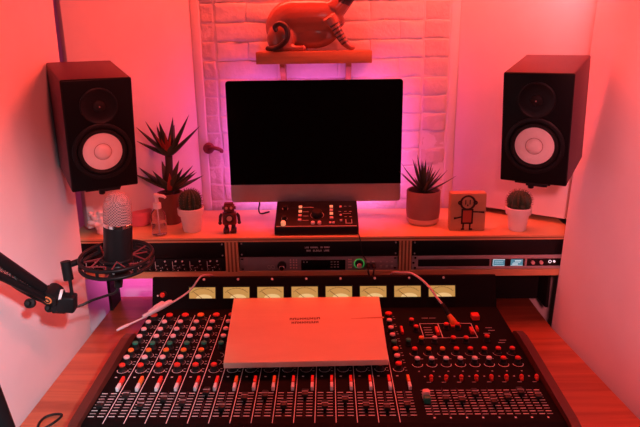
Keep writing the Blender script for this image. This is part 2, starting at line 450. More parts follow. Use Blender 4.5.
for i in range(8):
    x = -.625+i*.0445
    if x > -.29: break
    for dx, z in ((.006, .8965), (.021, .9015), (.033, .8965)):
        k = link('knob', kb, t, (x+dx-o[0], 1.456-o[1], z-o[2])); link('pointer', kp, k)
    link('button', bt, t, (x+.027-o[0], 1.456-o[1], .9175-o[2]))
    if i % 2: link('button', bt, t, (x+.010-o[0], 1.456-o[1], .9175-o[2]))
    pr.bx(x+.0008, x+.0018, 1.4553, 1.4561, .8915, .9165)
    pr.bx(x+.012, x+.019, 1.4553, 1.4561, .8985, .8993).bx(x+.003, x+.010, 1.4553, 1.4561, .9045, .9052).bx(x+.026, x+.031, 1.4553, 1.4561, .9065, .9073).bx(x+.013, x+.0155, 1.4553, 1.4561, .8905, .8935)
pr.build('panel_mark', 'print_white', t, org=o)

# right bay
t, o = rack('blank_panel', 'plain black rack panel above the silver unit with blue displays', .2105, .600, .9265, .9685, 1.456, None, .02, 'rack panel')
MB().bx(.2105, .600, 1.4565, 1.46, .9275, .9685, .001).bx(.2105, .600, 1.46, 1.476, .9275, .9315).build('panel', 'black_satin', t, org=o)
b = MB()
for x in (.217, .593):
    for z in (.933, .962): screw(b, x, z, 1.4565)
t, o = rack('converter_unit', 'silver rack unit with a long black slot and two small lit blue displays', .2105, .600, .8885, .9265, 1.455, None)
MB().bx(.2105, .600, 1.459, 1.60, .8885, .9265, .001).build('chassis', 'black_matte', t, org=o)
b = MB().bx(.2105, .600, 1.455, 1.459, .9165, .9262, .001).bx(.2105, .600, 1.455, 1.459, .8892, .8965, .001).bx(.2105, .2265, 1.455, 1.459, .8965, .9165)
b.bx(.4085, .4125, 1.455, 1.459, .8965, .9165).bx(.4975, .5025, 1.455, 1.459, .8965, .9165)
b.build('faceplate', 'steel_grey', t, org=o)
b = MB()
for x, z in ((.219, .894), (.219, .9215), (.2145, .908)): b.lathe([(.003, 0), (.003, .0009), (0, .0009)], 12, 'Y', (x, 1.4552, z))
b.build('screw_hole', 'display_black', t, org=o)
MB().bx(.4125, .4975, 1.456, 1.459, .8965, .9165).bx(.5025, .600, 1.4563, 1.459, .8965, .9165).build('display_window', 'display_black', t, org=o)
b = MB().bx(.4165, .4465, 1.4553, 1.456, .8985, .9150)
b.m(1).bx(.4165, .4465, 1.4549, 1.4556, .9135, .9152).bx(.4165, .4465, 1.4549, 1.4556, .8978, .8992).bx(.4165, .4180, 1.4549, 1.4556, .8992, .9135)
for z in (.9045, .9085): b.bx(.421, .442, 1.4549, 1.4556, z, z+.0009)
b.build('display', ['display_blue', 'display_pale'], t, org=o)
b = MB().bx(.4620, .4925, 1.4553, 1.456, .8985, .9150)
b.m(1).bx(.4620, .4925, 1.4549, 1.4556, .8978, .8992).bx(.468, .486, 1.4549, 1.4556, .905, .9065).bx(.472, .488, 1.4549, 1.4556, .909, .9125).bx(.466, .480, 1.4549, 1.4556, .9005, .9035)
b.build('display', ['display_blue', 'display_pale'], t, org=o)
for x in (.5175, .5385):
    MB().lathe([(.0045, 0), (.0045, .006), (.0035, .0075), (0, .0075)], 18, 'Y').build('knob', 'cap_pink', t, loc=(x-o[0], 1.4563-o[1], .9065-o[2]))
MB().ring((0, 0, 0), .0035, .0007, (0, 1, 0), 18, 6).build('power_ring', 'led_white', t, loc=(.561-o[0], 1.4558-o[1], .908-o[2]))
tag(MB().lathe([(.0028, 0), (.0028, .002), (0, .002)], 14, 'Y').build('indicator_light', 'led_white', t, loc=(.5715-o[0], 1.4563-o[1], .9085-o[2])), 'bright white light')

# ------------------------------------------------------------------ mixing console
MX0, MX1 = -.4125, .3855; MZ = .860
O = (-.015, 1.08, DESK)
t = thing('mixing_console', 'large black analogue mixing console with yellow meters, coloured knobs and dark wood ends', 'mixer', O)
CON = t
prof = [(.79, DESK+.004), (.79, .828), (.800, .8405), (.862, MZ), (1.293, MZ), (1.315, .9300), (1.324, .9295), (1.400, .893), (1.400, DESK+.004)]
MB().prism(prof, MX0, MX1, 'YZ', bev=.0015).build('body', 'console_black', t, org=O)
MB().bx(MX0, MX1, .80, .83, DESK, DESK+.0045).bx(MX0, MX1, 1.35, 1.38, DESK, DESK+.0045).build('foot', 'black_rubber', t, org=O)
cp = [(.785, DESK), (.785, .845), (.800, .857), (.86, .868), (.98, .873), (1.08, .877), (1.125, .8775), (1.150, .874), (1.166, .866), (1.176, .852), (1.180, .83), (1.180, DESK)]
MB().prism(cp, MX0-.0165, MX0-.0008, 'YZ', bev=.0015).build('end_cheek', 'cheek_wood', t, org=O)
MB().prism(cp, MX1+.0008, MX1+.0165, 'YZ', bev=.0015).build('end_cheek', 'cheek_wood', t, org=O)

CH = .0351; LX = lambda k: -.3771+CH*k                   # separator k; strip i lies between LX(i-1) and LX(i)
pr = MB()                                               # everything printed on the panel
Z0, Z1 = MZ-.0002, MZ+.00035
for k in range(15): pr.m(0).bx(LX(k)-.0006, LX(k)+.0006, .862, 1.262, Z0, Z1)
ROW = [1.243, 1.2055, 1.1715, 1.140, 1.1105, 1.082, 1.0545, 1.027]
def arc(b, x, y, R, a0, a1, w=.0009, n=10):
    for i in range(n):
        a = a0+(a1-a0)*i/n; c = a0+(a1-a0)*(i+1)/n
        P = lambda q, r: (x+r*math.cos(q), y+r*math.sin(q), Z1)
        b.f([b.v(P(a, R)), b.v(P(c, R)), b.v(P(c, R+w)), b.v(P(a, R+w))])
for i in range(16):
    x0 = LX(i-1); cx = x0+.0155
    for r, y in enumerate(ROW):
        pr.m(1)
        if r == 7: pr.m(0); arc(pr, cx, y, .0095, PI*.95, PI*2.05, .0012, 12)
        elif r in (1, 2, 3, 5, 6): arc(pr, cx, y, .0085, -PI*.3, PI*.5, .0010, 6)
        pr.m(1)
        pr.bx(x0+.0275, x0+.0315, y-.006, y-.0042, Z0, Z1).bx(x0+.0265, x0+.0305, y+.004, y+.0055, Z0, Z1)
    pr.m(0).bx(x0+.0085, x0+.0125, 1.0015, 1.0040, Z0, Z1)
    for j in range(9):
        y = .8805+j*.0085
        for xa, xb in ((.0035, .0135), (.0195, .0300)):
            pr.m(0 if j % 2 == 0 else 1).bx(x0+xa, x0+xb, y, y+.0016, Z0, Z1)
# master section printing
mx = lambda px, py: None
for j in range(10):
    y = .8830+j*.0078
    for q in range(16):
        xa = .160+q*.0134
        pr.m(0 if (j+q) % 2 == 0 else 1).bx(xa+.001, xa+.0105, y, y+.0016, Z0, Z1)
for q in range(8): pr.m(0).bx(.171+q*.0268, .174+q*.0268, .872, .8755, Z0, Z1)
def frame(x0, x1, y0, y1, w=.0012):
    pr.m(0).bx(x0, x1, y0, y0+w, Z0, Z1).bx(x0, x1, y1-w, y1, Z0, Z1).bx(x0, x0+w, y0, y1, Z0, Z1).bx(x1-w, x1, y0, y1, Z0, Z1)
frame(.196, .2365, 1.147, 1.213); frame(.236, .309, 1.147, 1.213)
for y in (1.160, 1.171, 1.182, 1.193): pr.m(1).bx(.202, .219, y, y+.002, Z0, Z1)
for (x, y) in ((.205, 1.238), (.222, 1.238), (.335, 1.19), (.338, 1.178), (.325, 1.165), (.350, 1.135), (.345, 1.125)): pr.m(1).bx(x, x+.014, y, y+.002, Z0, Z1)
MKX = [.168+.0275*i for i in range(8)]
for x in MKX:
    pr.m(0); arc(pr, x, 1.042, .0092, PI*.95, PI*2.05, .0011, 10); pr.m(1)
    arc(pr, x, 1.083, .0088, PI*.9, PI*1.6, .0011, 8)
    pr.m(1).bx(x+.006, x+.014, 1.062, 1.0635, Z0, Z1).bx(x+.008, x+.016, .9795, .981, Z0, Z1).bx(x+.006, x+.009, .998, 1.001, Z0, Z1)
    pr.bx(x-.002, x+.001, 1.016, 1.019, Z0, Z1)
pr.build('panel_printing', ['print_white', 'print_dim'], t, org=O)

# knobs: black body with a coloured cap
def knob_mesh(r, h): return MB().lathe([(r*1.25, 0), (r*1.25, .002), (r, .0035), (r*.92, h), (0, h)], 20).mesh('knob', 'knob_black')
def cap_mesh(r, h, m): return MB().lathe([(r*.93, h-.001), (r*.93, h+.0018), (r*.75, h+.003), (0, h+.003)], 20).mesh('knob_cap', m)
KM = {}
def knob(x, y, m, r=.0063, h=.0135, z=MZ):
    key = (r, h)
    if key not in KM: KM[key] = knob_mesh(r, h)
    if (key, m) not in KM: KM[key, m] = cap_mesh(r, h, m)
    k = link('knob', KM[key], CON, (x-O[0], y-O[1], z-O[2]))
    c = link('knob_cap', KM[key, m], k)
    c['label'] = m.split('_')[1]+' knob cap'
RC = ['cap_red', 'cap_pink', 'cap_pink', 'cap_pink', 'cap_green', 'cap_orange', 'cap_pink', 'cap_red']
for i in range(16):
    x = LX(i-1)+.0155
    for r in range(8):
        if 5 <= i <= 14 and not (r == 7 or (i == 5 and r < 7)): continue      # the rest lie under the wooden board
        if i == 5 and r > 4 and r < 7: continue
        m = RC[r]
        if r == 0 and i == 3: m = 'cap_orange'
        if r == 0: knob(x+.002, ROW[r], m, .0082, .010)
        elif r == 7: knob(x, ROW[r], m, .0064, .0115)
        else: knob(x, ROW[r], m, .0062, .0125)
for i, x in enumerate(MKX):
    knob(x, 1.083, 'cap_orange' if i in (1, 2) else 'cap_red', .0056, .011)
    knob(x, 1.046, 'cap_white' if i < 6 else 'cap_red', .0056, .011)
for x, y, m in ((.160, 1.118, 'cap_green'), (.1875, 1.127, 'cap_orange'), (.215, 1.127, 'cap_pink'), (.253, 1.127, 'cap_red'), (.279, 1.127, 'cap_red'), (.323, 1.132, 'cap_red'),
                (.1785, 1.210, 'cap_red'), (.184, 1.177, 'cap_red'), (.250, 1.187, 'cap_red'), (.274, 1.187, 'cap_red')):
    knob(x, y, m, .0056, .0115)
# push switches
sw_r = MB().bx(-.0027, .0027, 0, .021, 0, .0085, .0012).mesh('routing_switch', 'cap_red')
sw_o = MB().bx(-.0027, .0027, 0, .021, 0, .0085, .0012).mesh('routing_switch', 'cap_orange')
sw_w = MB().bx(-.0027, .0027, 0, .017, 0, .0085, .0012).mesh('mute_switch', 'cap_white')
for i in range(16):
    x = LX(i-1)+.0285
    o_ = link('routing_switch', sw_o if i in (1, 6, 15, 8) else sw_r, CON, (x-O[0], .9735-O[1], MZ-O[2]))
    o_ = link('mute_switch', sw_w, CON, (x-O[0], .9545-O[1], MZ-O[2])); o_['label'] = 'white switch'
lev = MB().bx(-.0028, .0028, -.005, .007, 0, .007, .002).sph((0, .001, .0075), .004, 10, 8).mesh('assign_switch', 'cap_red')
for x in MKX: link('assign_switch', lev, CON, (x+.017-O[0], .986-O[1], MZ-O[2]))
for x, y, w, d in ((.1535, 1.175, .0055, .028), (.228, 1.172, .006, .028), (.301, 1.172, .007, .022), (.3145, 1.180, .004, .018)):
    MB().box((0, 0, .004), (w, d, .008), .0012).build('routing_switch', 'cap_red', CON, loc=(x-O[0], y-O[1], MZ-O[2]))
MB().box((0, 0, .006), (.017, .020, .012), .002).build('talkback_button', 'cap_red', CON, loc=(.3225-O[0], 1.234-O[1], MZ-O[2]))
# faders
fm = MB().bx(-.0055, .0055, -.010, .010, .004, .0105, .0018).m(1).bx(-.0055, .0055, -.0008, .0008, .0100, .0110).m(0).bx(-.001, .001, -.004, .004, 0, .0045)
fm = fm.mesh('fader_cap', ['knob_black', 'print_dim'])
slot = MB()
fy = [.908, .936, .905, .925, .913, .945, .900, .928, .934, .906, .938, .903, .921, .903, .898, .905]
for i in range(16):
    x = LX(i-1)+.0165
    slot.bx(x-.001, x+.001, .876, .955, MZ-.0002, MZ+.0003)
    link('fader_cap', fm, CON, (x-O[0], fy[i]-O[1], MZ-O[2]))
gy = [.902, .922, .918, .936, .912, .925, .940, .928]
for q in range(8):
    x = .1725+q*.0268
    slot.bx(x-.001, x+.001, .878, .962, MZ-.0002, MZ+.0003)
    if q: link('fader_cap', fm, CON, (x-O[0], gy[q]-O[1], MZ-O[2]))
fc = MB().bx(-.006, .006, -.010, .002, .0, .012, .002).m(1).bx(-.0065, .0065, .002, .014, 0, .0165, .003)
tag(fc.build('fader_cap', ['cap_green', 'cap_pink'], CON, loc=(.1668-O[0], .922-O[1], MZ-O[2])), 'pink and green fader cap')
slot.build('fader_slot', 'display_black', CON, org=O)
# meter bridge: eight lit needle meters on the sloping face
sl = math.atan2(1.316-1.293, .9325-MZ)                   # lean of the face
for i in range(8):
    cx = -.2957+.0794*i
    zc = .8965; yc = 1.293+(zc-MZ)*math.tan(sl)
    mtr = bpy.data.objects.new('vu_meter', None); COL.objects.link(mtr); mtr.parent = CON
    mtr.location = (cx-O[0], yc-O[1], zc-O[2]); mtr.rotation_euler = (-sl, 0, 0)
    w, h = .0305, .0128
    b = MB()
    b.bx(-w-.0025, w+.0025, -.003, .002, h, h+.0025).bx(-w-.0025, w+.0025, -.003, .002, -h-.0025, -h).bx(-w-.0025, -w, -.003, .002, -h, h).bx(w, w+.0025, -.003, .002, -h, h)
    b.build('meter_frame', 'black_satin', mtr)
    b = MB().bx(-w, w, -.0008, .002, -h, h)
    # the lamp inside sits low behind the scale
    b.m(1)
    cxx = .004
    for k in range(12):
        a, c = PI*k/12, PI*(k+1)/12
        b.f([b.v((cxx, -.0010, -h)), b.v((cxx+.019*math.cos(a), -.0010, -h+.009*math.sin(a))), b.v((cxx+.019*math.cos(c), -.0010, -h+.009*math.sin(c)))])
    b.m(2)
    R = .026
    for k in range(16):
        a, c = PI*(.22+.56*k/16), PI*(.22+.56*(k+1)/16)
        P = lambda q, rr: (rr*1.25*math.cos(q), -.0013, -.0165+rr*math.sin(q))
        b.f([b.v(P(a, R)), b.v(P(c, R)), b.v(P(c, R+.0008)), b.v(P(a, R+.0008))])
    for k in range(9):
        a = PI*(.22+.56*k/8); P = lambda q, rr, o_: (rr*1.25*math.cos(q)+o_, -.0013, -.0165+rr*math.sin(q))
        b.f([b.v(P(a, R, -.0003)), b.v(P(a, R, .0003)), b.v(P(a, R+.003, .0003)), b.v(P(a, R+.003, -.0003))])
    b.build('meter_face', ['vu_face', 'vu_glow', 'vu_line'], mtr)
    a = PI*.74
    MB().tube([(0, -.0016, -.0135), (.024*1.25*math.cos(a), -.0016, -.0165+.026*math.sin(a))], .0006, 6).build('needle', 'vu_line', mtr)
    MB().lathe([(.0028, 0), (.0028, .0015), (.0015, .0025), (0, .0025)], 12, 'Y').build('bridge_light', 'cap_white', CON, loc=(cx+.004-O[0], 1.293+(.9265-MZ)*math.tan(sl)-.001-O[1], .9265-O[2]))
k = link('knob', KM[(.0062, .0125)], CON, (-.386-O[0], 1.3035-O[1], .8935-O[2])); k.rotation_euler = (PI/2-sl, 0, 0)
c = link('knob_cap', cap_mesh(.0062, .0125, 'cap_red'), k); c['label'] = 'red knob cap'
MB().lathe([(.002, 0), (.002, .0015), (0, .0015)], 10, 'Y').build('bridge_light', 'cap_white', CON, loc=(-.3995-O[0], 1.301-O[1], .892-O[2]))

# ------------------------------------------------------------------ wooden board lying on the console
o = (-.045, 1.12, .8765)
t = thing('wooden_board', 'pale plywood board with two small burnt lines of lettering lying on the console knobs', 'board', o)
zb, zt = .8770, .8890
b = MB().prism([(-.2209, 1.2900), (-.1983, 1.0031), (.1089, 1.0119), (.1146, 1.2940)], zb, zt, bev=.0012)
for f in b.bm.faces:
    b.bm.normal_update()
    if abs(f.normal.z) < .5: f.material_index = 1
b.build('board', ['board_wood', 'board_side'], t, org=o)
b = MB().at((-.0520, 1.176, zt-.00015), (0, 0, math.radians(3)))
def flat_glyphs(b, w, y0, y1, n, seed, gaps):
    rnd = random.Random(seed); cw = w/n
    for i in range(n):
        if i in gaps: continue
        x = -w/2+i*cw; k = rnd.randrange(4); h = y1-y0
        b.bx(x, x+cw*.25, y0, y1, 0, .0004)
        b.bx(x+cw*.55, x+cw*.8, y0, y1, 0, .0004)
        b.bx(x+cw*.25, x+cw*.55, [y0, y0+h*.4, y1-h*.25, y0+h*.4][k], [y0+h*.25, y0+h*.65, y1, y0+h*.65][k], 0, .0004)
flat_glyphs(b, .066, .002, .0115, 9, 5, ()); flat_glyphs(b, .058, -.0155, -.006, 8, 8, ())
b.build('lettering', 'burnt', t, org=o)
b = MB().at((0.075, 1.184, zt-.0001), (0, 0, .08))
for k in range(10):
    b.bx(-.030+k*.007, -.023+k*.0071, -.001-.0004*k, .0008+.0002*k, 0, .0002)
b.build('grain_streak', 'wallshelf_wood', t, org=o)

# ------------------------------------------------------------------ monitor computer
YM = 1.60
o = (-.0355, 1.66, SH)
t = thing('desktop_computer', 'wide all-in-one computer with black screen and silver chin in the middle of the shelf', 'computer', o)
xl, xr, zb, zt = -.2635, .1945, 1.0325, 1.3565
def rrect(x0, x1, z0, z1, r, n=6):
    P = []
    for cx, cz, a0 in ((x1-r, z1-r, 0), (x0+r, z1-r, PI/2), (x0+r, z0+r, PI), (x1-r, z0+r, 1.5*PI)):
        P += [(cx+r*math.cos(a0+PI/2*i/n), cz+r*math.sin(a0+PI/2*i/n)) for i in range(n+1)]
    return P
MB().prism(rrect(xl, xr, zb, zt, .008), YM+.0005, YM+.012, 'XZ', bev=.001).build('housing', 'aluminium', t, org=o)
b = MB(); n = 14
for i in range(n):                                       # bulged back
    pass
b.lathe([(.205, 0), (.19, -.006), (.14, -.016), (.07, -.024), (0, -.026)], 40, 'Y', (0, 0, 0))
for v in b.bm.verts: v.co.z *= .70; v.co.x *= 1.05; v.co += Vector(((xl+xr)/2, YM+.0115, (zb+zt)/2))
b.build('back_shell', 'aluminium', t, org=o)
zc = 1.0815
b = MB().prism([p for p in rrect(xl, xr, zb, zt, .008) if p[1] > zc] + [(xl, zc), (xr, zc)], YM-.0025, YM+.001, 'XZ')
b.build('screen', 'screen_glass', t, org=o)
P = [(xl, zc-.0003), ] + [p for p in rrect(xl, xr, zb, zt, .008) if p[1] < zc] + [(xr, zc-.0003)]
MB().prism(P, YM-.0022, YM+.001, 'XZ').build('chin', 'aluminium', t, org=o)
b = MB(); xc = (xl+xr)/2
b.prism([(1.612, 1.16), (1.648, 1.16), (1.668, 1.02), (1.672, SH+.004), (1.662, SH+.004), (1.655, 1.02), (1.628, 1.12), (1.612, 1.12)], xc-.055, xc+.055, 'YZ', bev=.001)
b.bx(xc-.06, xc+.06, 1.606, 1.675, SH, SH+.004, .001)
b.build('stand', 'aluminium', t, org=o)
MB().tube(smooth([(-.190, 1.618, 1.06), (-.192, 1.632, 1.02), (-.196, 1.640, 1.00), (-.192, 1.65, .985), (-.17, 1.672, .9832)]), .0022, 8).build('power_cable', 'cable_black', t, org=o)

# ------------------------------------------------------------------ monitor controller wedge
o = (-.0325, 1.50, SH)
t = thing('monitor_controller', 'black wedge shaped desktop controller with glowing buttons under the computer screen', 'controller', o)
CF, CB = 1.463, 1.578; zF, zB = 1.0030, 1.0400
b = MB().prism([(CF, SH+.002), (CF, zF), (CB, zB), (CB, SH+.002)], -.1375, .0755, 'YZ', bev=.0018)
b.build('body', 'black_satin', t, org=o)
MB().bx(-.12, -.10, 1.48, 1.56, SH, SH+.0024).bx(.04, .06, 1.48, 1.56, SH, SH+.0024).build('foot', 'black_rubber', t, org=o)
ta = math.atan2(zB-zF, CB-CF)
def top(u, v):                                           # zoomed photo-plan of the sloping top -> point on it
    return (-.1365+.211*u, CF+(CB-CF)*(1-v), zF+(zB-zF)*(1-v))
def ctl(name, u, v, r, h, m, kind='round'):
    p = top(u, v)
    b = MB()
    if kind == 'round': b.lathe([(r, 0), (r, h*.8), (r*.85, h), (0, h)], 20)
    else: b.box((0, 0, h/2), (r*2, r*1.7, h), .0008)
    q = b.build(name, m, t, loc=(p[0]-o[0], p[1]-o[1], p[2]-o[2])); q.rotation_euler = (ta, 0, 0); return q
tag(ctl('knob', .10, .90, .0062, .010, 'led_amber'), 'orange glowing knob')
ctl('knob', .105, .30, .0058, .009, 'knob_black'); ctl('knob', .105, .68, .0058, .009, 'knob_black')
for v in (.26, .43, .59, .75): ctl('button', .295, v, .0044, .004, 'led_amber' if v < .5 else 'cap_pink', 'sq')
for v in (.25, .39, .52, .68): ctl('button', .680, v, .0044, .004, 'led_amber' if v in (.52, .25) else 'cap_pink', 'sq')
for u in (.665, .705): ctl('button', u, .86, .003, .004, 'cap_pink', 'sq')
tag(ctl('volume_knob', .505, .56, .0135, .014, 'knob_black'), 'large black knob')
tag(ctl('knob', .455, .87, .0050, .006, 'cap_white'), 'white knob'); ctl('knob', .535, .87, .0050, .006, 'cap_pink')
for v in (.26, .58, .78): ctl('button', .795, v, .0030, .004, 'cap_pink', 'sq')
b = MB()
def mark(u0, u1, v0, v1):
    A = [top(u0, v0), top(u1, v0), top(u1, v1), top(u0, v1)]
    b.f([b.v((p[0], p[1], p[2]+.0004)) for p in A])
for v in (.26, .43, .59, .75): mark(.325, .40, v-.008, v+.008)
mark(.33, .46, .25, .27); mark(.02, .98, .955, .975)
for u in (.84, .90):
    for v in (.22, .42, .62): mark(u, u+.03, v, v+.02)
mark(.85, .93, .86, .88); mark(.85, .86, .72, .88); mark(.92, .93, .72, .88); mark(.77, .80, .42, .44); mark(.82, .92, .50, .515)
for k in range(14):
    a = PI*(-.25+1.5*k/14); c = PI*(-.25+1.5*(k+1)/14); 
    def pt(q, R):
        return (top(.505, .56)[0]+R*math.cos(q), top(.505, .56)[1]+R*math.sin(q)*math.cos(ta), top(.505, .56)[2]+R*math.sin(q)*math.sin(ta)+.0005)
    b.f([b.v(pt(a, .0165)), b.v(pt(c, .0165)), b.v(pt(c, .0178)), b.v(pt(a, .0178))])
for u, v in ((.105, .30), (.105, .68)):
    for k in range(8):
        a = PI*(-.25+1.5*k/8); c = PI*(-.25+1.5*(k+1)/8)
        def pt(q, R):
            T = top(u, v); return (T[0]+R*math.cos(q), T[1]+R*math.sin(q)*math.cos(ta), T[2]+R*math.sin(q)*math.sin(ta)+.0005)
        b.f([b.v(pt(a, .0072)), b.v(pt(c, .0072)), b.v(pt(c, .0082)), b.v(pt(a, .0082))])
b.build('panel_mark', 'print_dim', t, org=o)
MB().tube(smooth([(.072, 1.462, .990), (.076, 1.449, .984), (.079, 1.4435, .970), (.082, 1.4435, .945), (.088, 1.442, .930), (.094, 1.438, .922)]), .0015, 8).build('lead', 'cable_black', t, org=o)

# ------------------------------------------------------------------ loudspeakers
W, H_, D_ = .137, .2345, .187
def speaker(label, loc, toe, tilt):
    t = thing('loudspeaker', label, 'speaker', loc, (tilt, 0, toe), 'pair of studio loudspeakers')
    b = MB().bx(-W/2, W/2, .004, D_, 0, H_, .004, 3)
    b.build('cabinet', 'speaker_vinyl_redlit', t)
    MB().bx(-W/2, W/2, 0, .010, 0, H_, .0035, 3).build('front_baffle', 'baffle_black', t)
    wz = H_*.355; R = .049
    MB().lathe([(.0605, 0), (.0605, .0025), (.057, .0040), (.052, .0035), (.050, .001), (.0495, -.002)], 48, 'Y', (0, 0, wz), cap=False).build('woofer_frame', 'black_satin', t)
    MB().lathe([(.050, .0005), (.0475, .0045), (.0445, .0052), (.0415, .0035), (.0395, -.0005)], 48, 'Y', (0, 0, wz), cap=False).build('woofer_surround', 'black_rubber', t)
    cone = MB().lathe([(.0400, .0002), (.030, -.0018+.004), (.0165, .0012), (.0160, .0010)], 48, 'Y', (0, 0, wz), cap=False)
    tag(cone.build('woofer_cone', 'cone_white', t), 'white speaker cone')
    tag(MB().lathe([(.0172, .0008), (.0165, .0030), (.0130, .0060), (.0075, .0080), (0, .0086)], 36, 'Y', (0, 0, wz), cap=False).build('dust_cap', 'cone_white', t), 'white dust cap')
    MB().ring((0, -.0015, wz), .0172, .0007, (0, 1, 0), 40, 6).build('cap_seam', 'terracotta', t)
    tz = H_*.765
    MB().lathe([(.0375, .0), (.0375, .0022), (.0350, .0030), (.0300, .0010), (.020, -.0010+.0014), (.0115, .0006), (.0115, .0012)], 44, 'Y', (0, 0, tz), cap=False).build('tweeter_horn', 'black_satin', t)
    tw = MB().lathe([(.0125, .0006), (.0115, .0030), (.007, .0055), (0, .0062)], 28, 'Y', (0, 0, tz), cap=False).build('tweeter_dome', 'black_matte', t)
    tag(MB().lathe([(.0016, .006), (.0016, .0078), (0, .0082)], 10, 'Y', (0, 0, tz)).build('dome_tip', 'terracotta', tw), 'reddish tip')
    return t
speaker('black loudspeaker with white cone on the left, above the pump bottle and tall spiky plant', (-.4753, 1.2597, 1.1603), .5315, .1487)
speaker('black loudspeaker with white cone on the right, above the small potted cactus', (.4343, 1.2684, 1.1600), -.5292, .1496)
def bracket(label, loc, toe, tilt, far):
    t = thing('speaker_bracket', label, 'bracket', loc, (tilt, 0, toe), 'speaker wall brackets')
    MB().bx(-.040, .034, .012, .15, -.0075, -.0003, .0012).bx(-.014, .030, .002, .03, -.0075, -.0003, .0012).build('plate', 'black_satin', t)
    MB().lathe([(.0055, -.017), (.0065, -.0155), (.0065, -.010), (.004, -.0075), (.004, -.005)], 16, c=(-.006, .016, 0)).build('clamp_knob', 'black_rubber', t)
    L = far
    b = MB().bx(-.014, .014, .12, L, -.024, -.0072, .002)
    b.bx(-.035, .035, L-.008, L, -.06, .03, .002)
    b.build('wall_arm', 'black_satin', t)
bracket('black bracket plate clamped under the left loudspeaker', (-.4753, 1.2597, 1.1603), .5315, .1487, .355)
bracket('black bracket plate clamped under the right loudspeaker', (.4343, 1.2684, 1.1600), -.5292, .1496, .355)

# ------------------------------------------------------------------ wall shelf with the carved cat
o = (-.034, 1.66, 1.396)
t = thing('wall_shelf', 'small orange wooden shelf on the brick wall above the computer', 'shelf', o)
MB().bx(-.184, .1155, 1.62, 1.703, 1.396, 1.427, .0015).build('shelf_board', 'wallshelf_wood', t, org=o)
for x in (-.118, .0565):
    MB().prism([(1.703, 1.396), (1.640, 1.396), (1.640, 1.386), (1.690, 1.340), (1.703, 1.325)], x-.007, x+.007, 'YZ', bev=.001).build('bracket', 'wallshelf_wood', t, org=o)

o = (-.05, 1.66, 1.427)
t = thing('cat_statue', 'glossy orange carved cat statue with dark curled tail crouching on the wall shelf', 'statue', o)
b = MB(); X0 = -.05
def lump(x, z, r, y=1.66, sc=(1, 1, 1)): b.sph((x, y, z), r, 20, 14, sc)
b.M = Matrix.Translation((0, 1.66, 0)) @ Matrix.Diagonal((1, .64, 1, 1))
bp_ = smooth([(-.128, 0, 1.462), (-.120, 0, 1.492), (-.096, 0, 1.5080), (-.060, 0, 1.5110), (-.020, 0, 1.5125), (.012, 0, 1.5160), (.030, 0, 1.528)], 6)
rd_ = smooth([(.030, 0, 0), (.040, 0, 0), (.047, 0, 0), (.0475, 0, 0), (.046, 0, 0), (.042, 0, 0), (.032, 0, 0)], 6)
b.tube(bp_, [q.x for q in rd_], 24)
b.M = Matrix.Identity(4)
lump(-.04, 1.472, .040, sc=(1.75, .55, 1.0))             # belly
lump(-.1185, 1.459, .0375, 1.642, (1.0, .48, 1.05))          # haunches
lump(-.1185, 1.459, .0375, 1.678, (1.0, .48, 1.05))
for y in (1.636, 1.684):
    b.tube([(-.118, y, 1.440), (-.085, y, 1.434), (-.062, y-.002, 1.434)], [.012, .009, .0075], 12)
    b.sph((-.062, y-.002, 1.435), .0085, 12, 8)
    b.tube([(.006, y, 1.510), (.026, y-.003*(1 if y < 1.66 else -1), 1.478), (.045, y-.003*(1 if y < 1.66 else -1), 1.447), (.060, y-.002*(1 if y < 1.66 else -1), 1.434)], [.018, .0135, .010, .0075], 14)
    b.sph((.064, y-.002*(1 if y < 1.66 else -1), 1.4345), .0078, 12, 8, (1.3, 1, .9))
b.tube([(.020, 1.66, 1.53), (.046, 1.655, 1.556), (.062, 1.65, 1.580)], [.030, .024, .024], 16)   # neck
lump(.068, 1.590, .034, 1.648, (1.0, .95, .95))          # head
lump(.088, 1.578, .017, 1.636)                           # muzzle
for y in (1.632, 1.668): b.tube([(.058, y, 1.610), (.054, y-.002, 1.640)], [.013, .002], 10)
me = remeshed(b, 'body', .0022, 9)
for q in ('cat_body', 'cat_dark'): me.materials.append(MATS[q])
for p in me.polygons:
    x, y, z = p.center
    d = 0
    if x > .030 and z > 1.541-.35*(x-.045): d = 1                       # dark throat and head
    if x > .072 and z > 1.56: d = 1
    s_ = (x-.006)*.52-(z-1.510)*.85                      # distance down the slanting front leg
    if .020 < s_ < .078 and x > .004+.0 and y < 1.650 and z < 1.50 and x > -.002+(1.51-z)*.45:
        if math.sin(s_*620) > .25: d = 1
    p.material_index = d
me.transform(Matrix.Translation(-Vector(o)))
link('body', me, t)
tl = smooth([(-.153, 1.630, 1.4350), (-.138, 1.622, 1.4348), (-.120, 1.619, 1.4410), (-.104, 1.618, 1.4560), (-.1000, 1.617, 1.4720), (-.1050, 1.617, 1.4890), (-.1200, 1.618, 1.4960), (-.1320, 1.619, 1.4890), (-.1300, 1.620, 1.4815)], 6)
tag(MB().tube(tl, [.0062+.0012*math.sin(PI*i/(len(tl)-1)) for i in range(len(tl))], 12).sph(tl[-1], .0062, 12, 8).sph(tl[0], .0062, 12, 8).build('tail', 'cat_dark', t, org=o), 'dark curled tail')
b = MB()
for y in (1.640, 1.6605): b.sph((.094, y-.012, 1.594), .0035, 10, 8)
tag(b.build('eye', 'cap_orange', t, org=o), 'orange eyes')

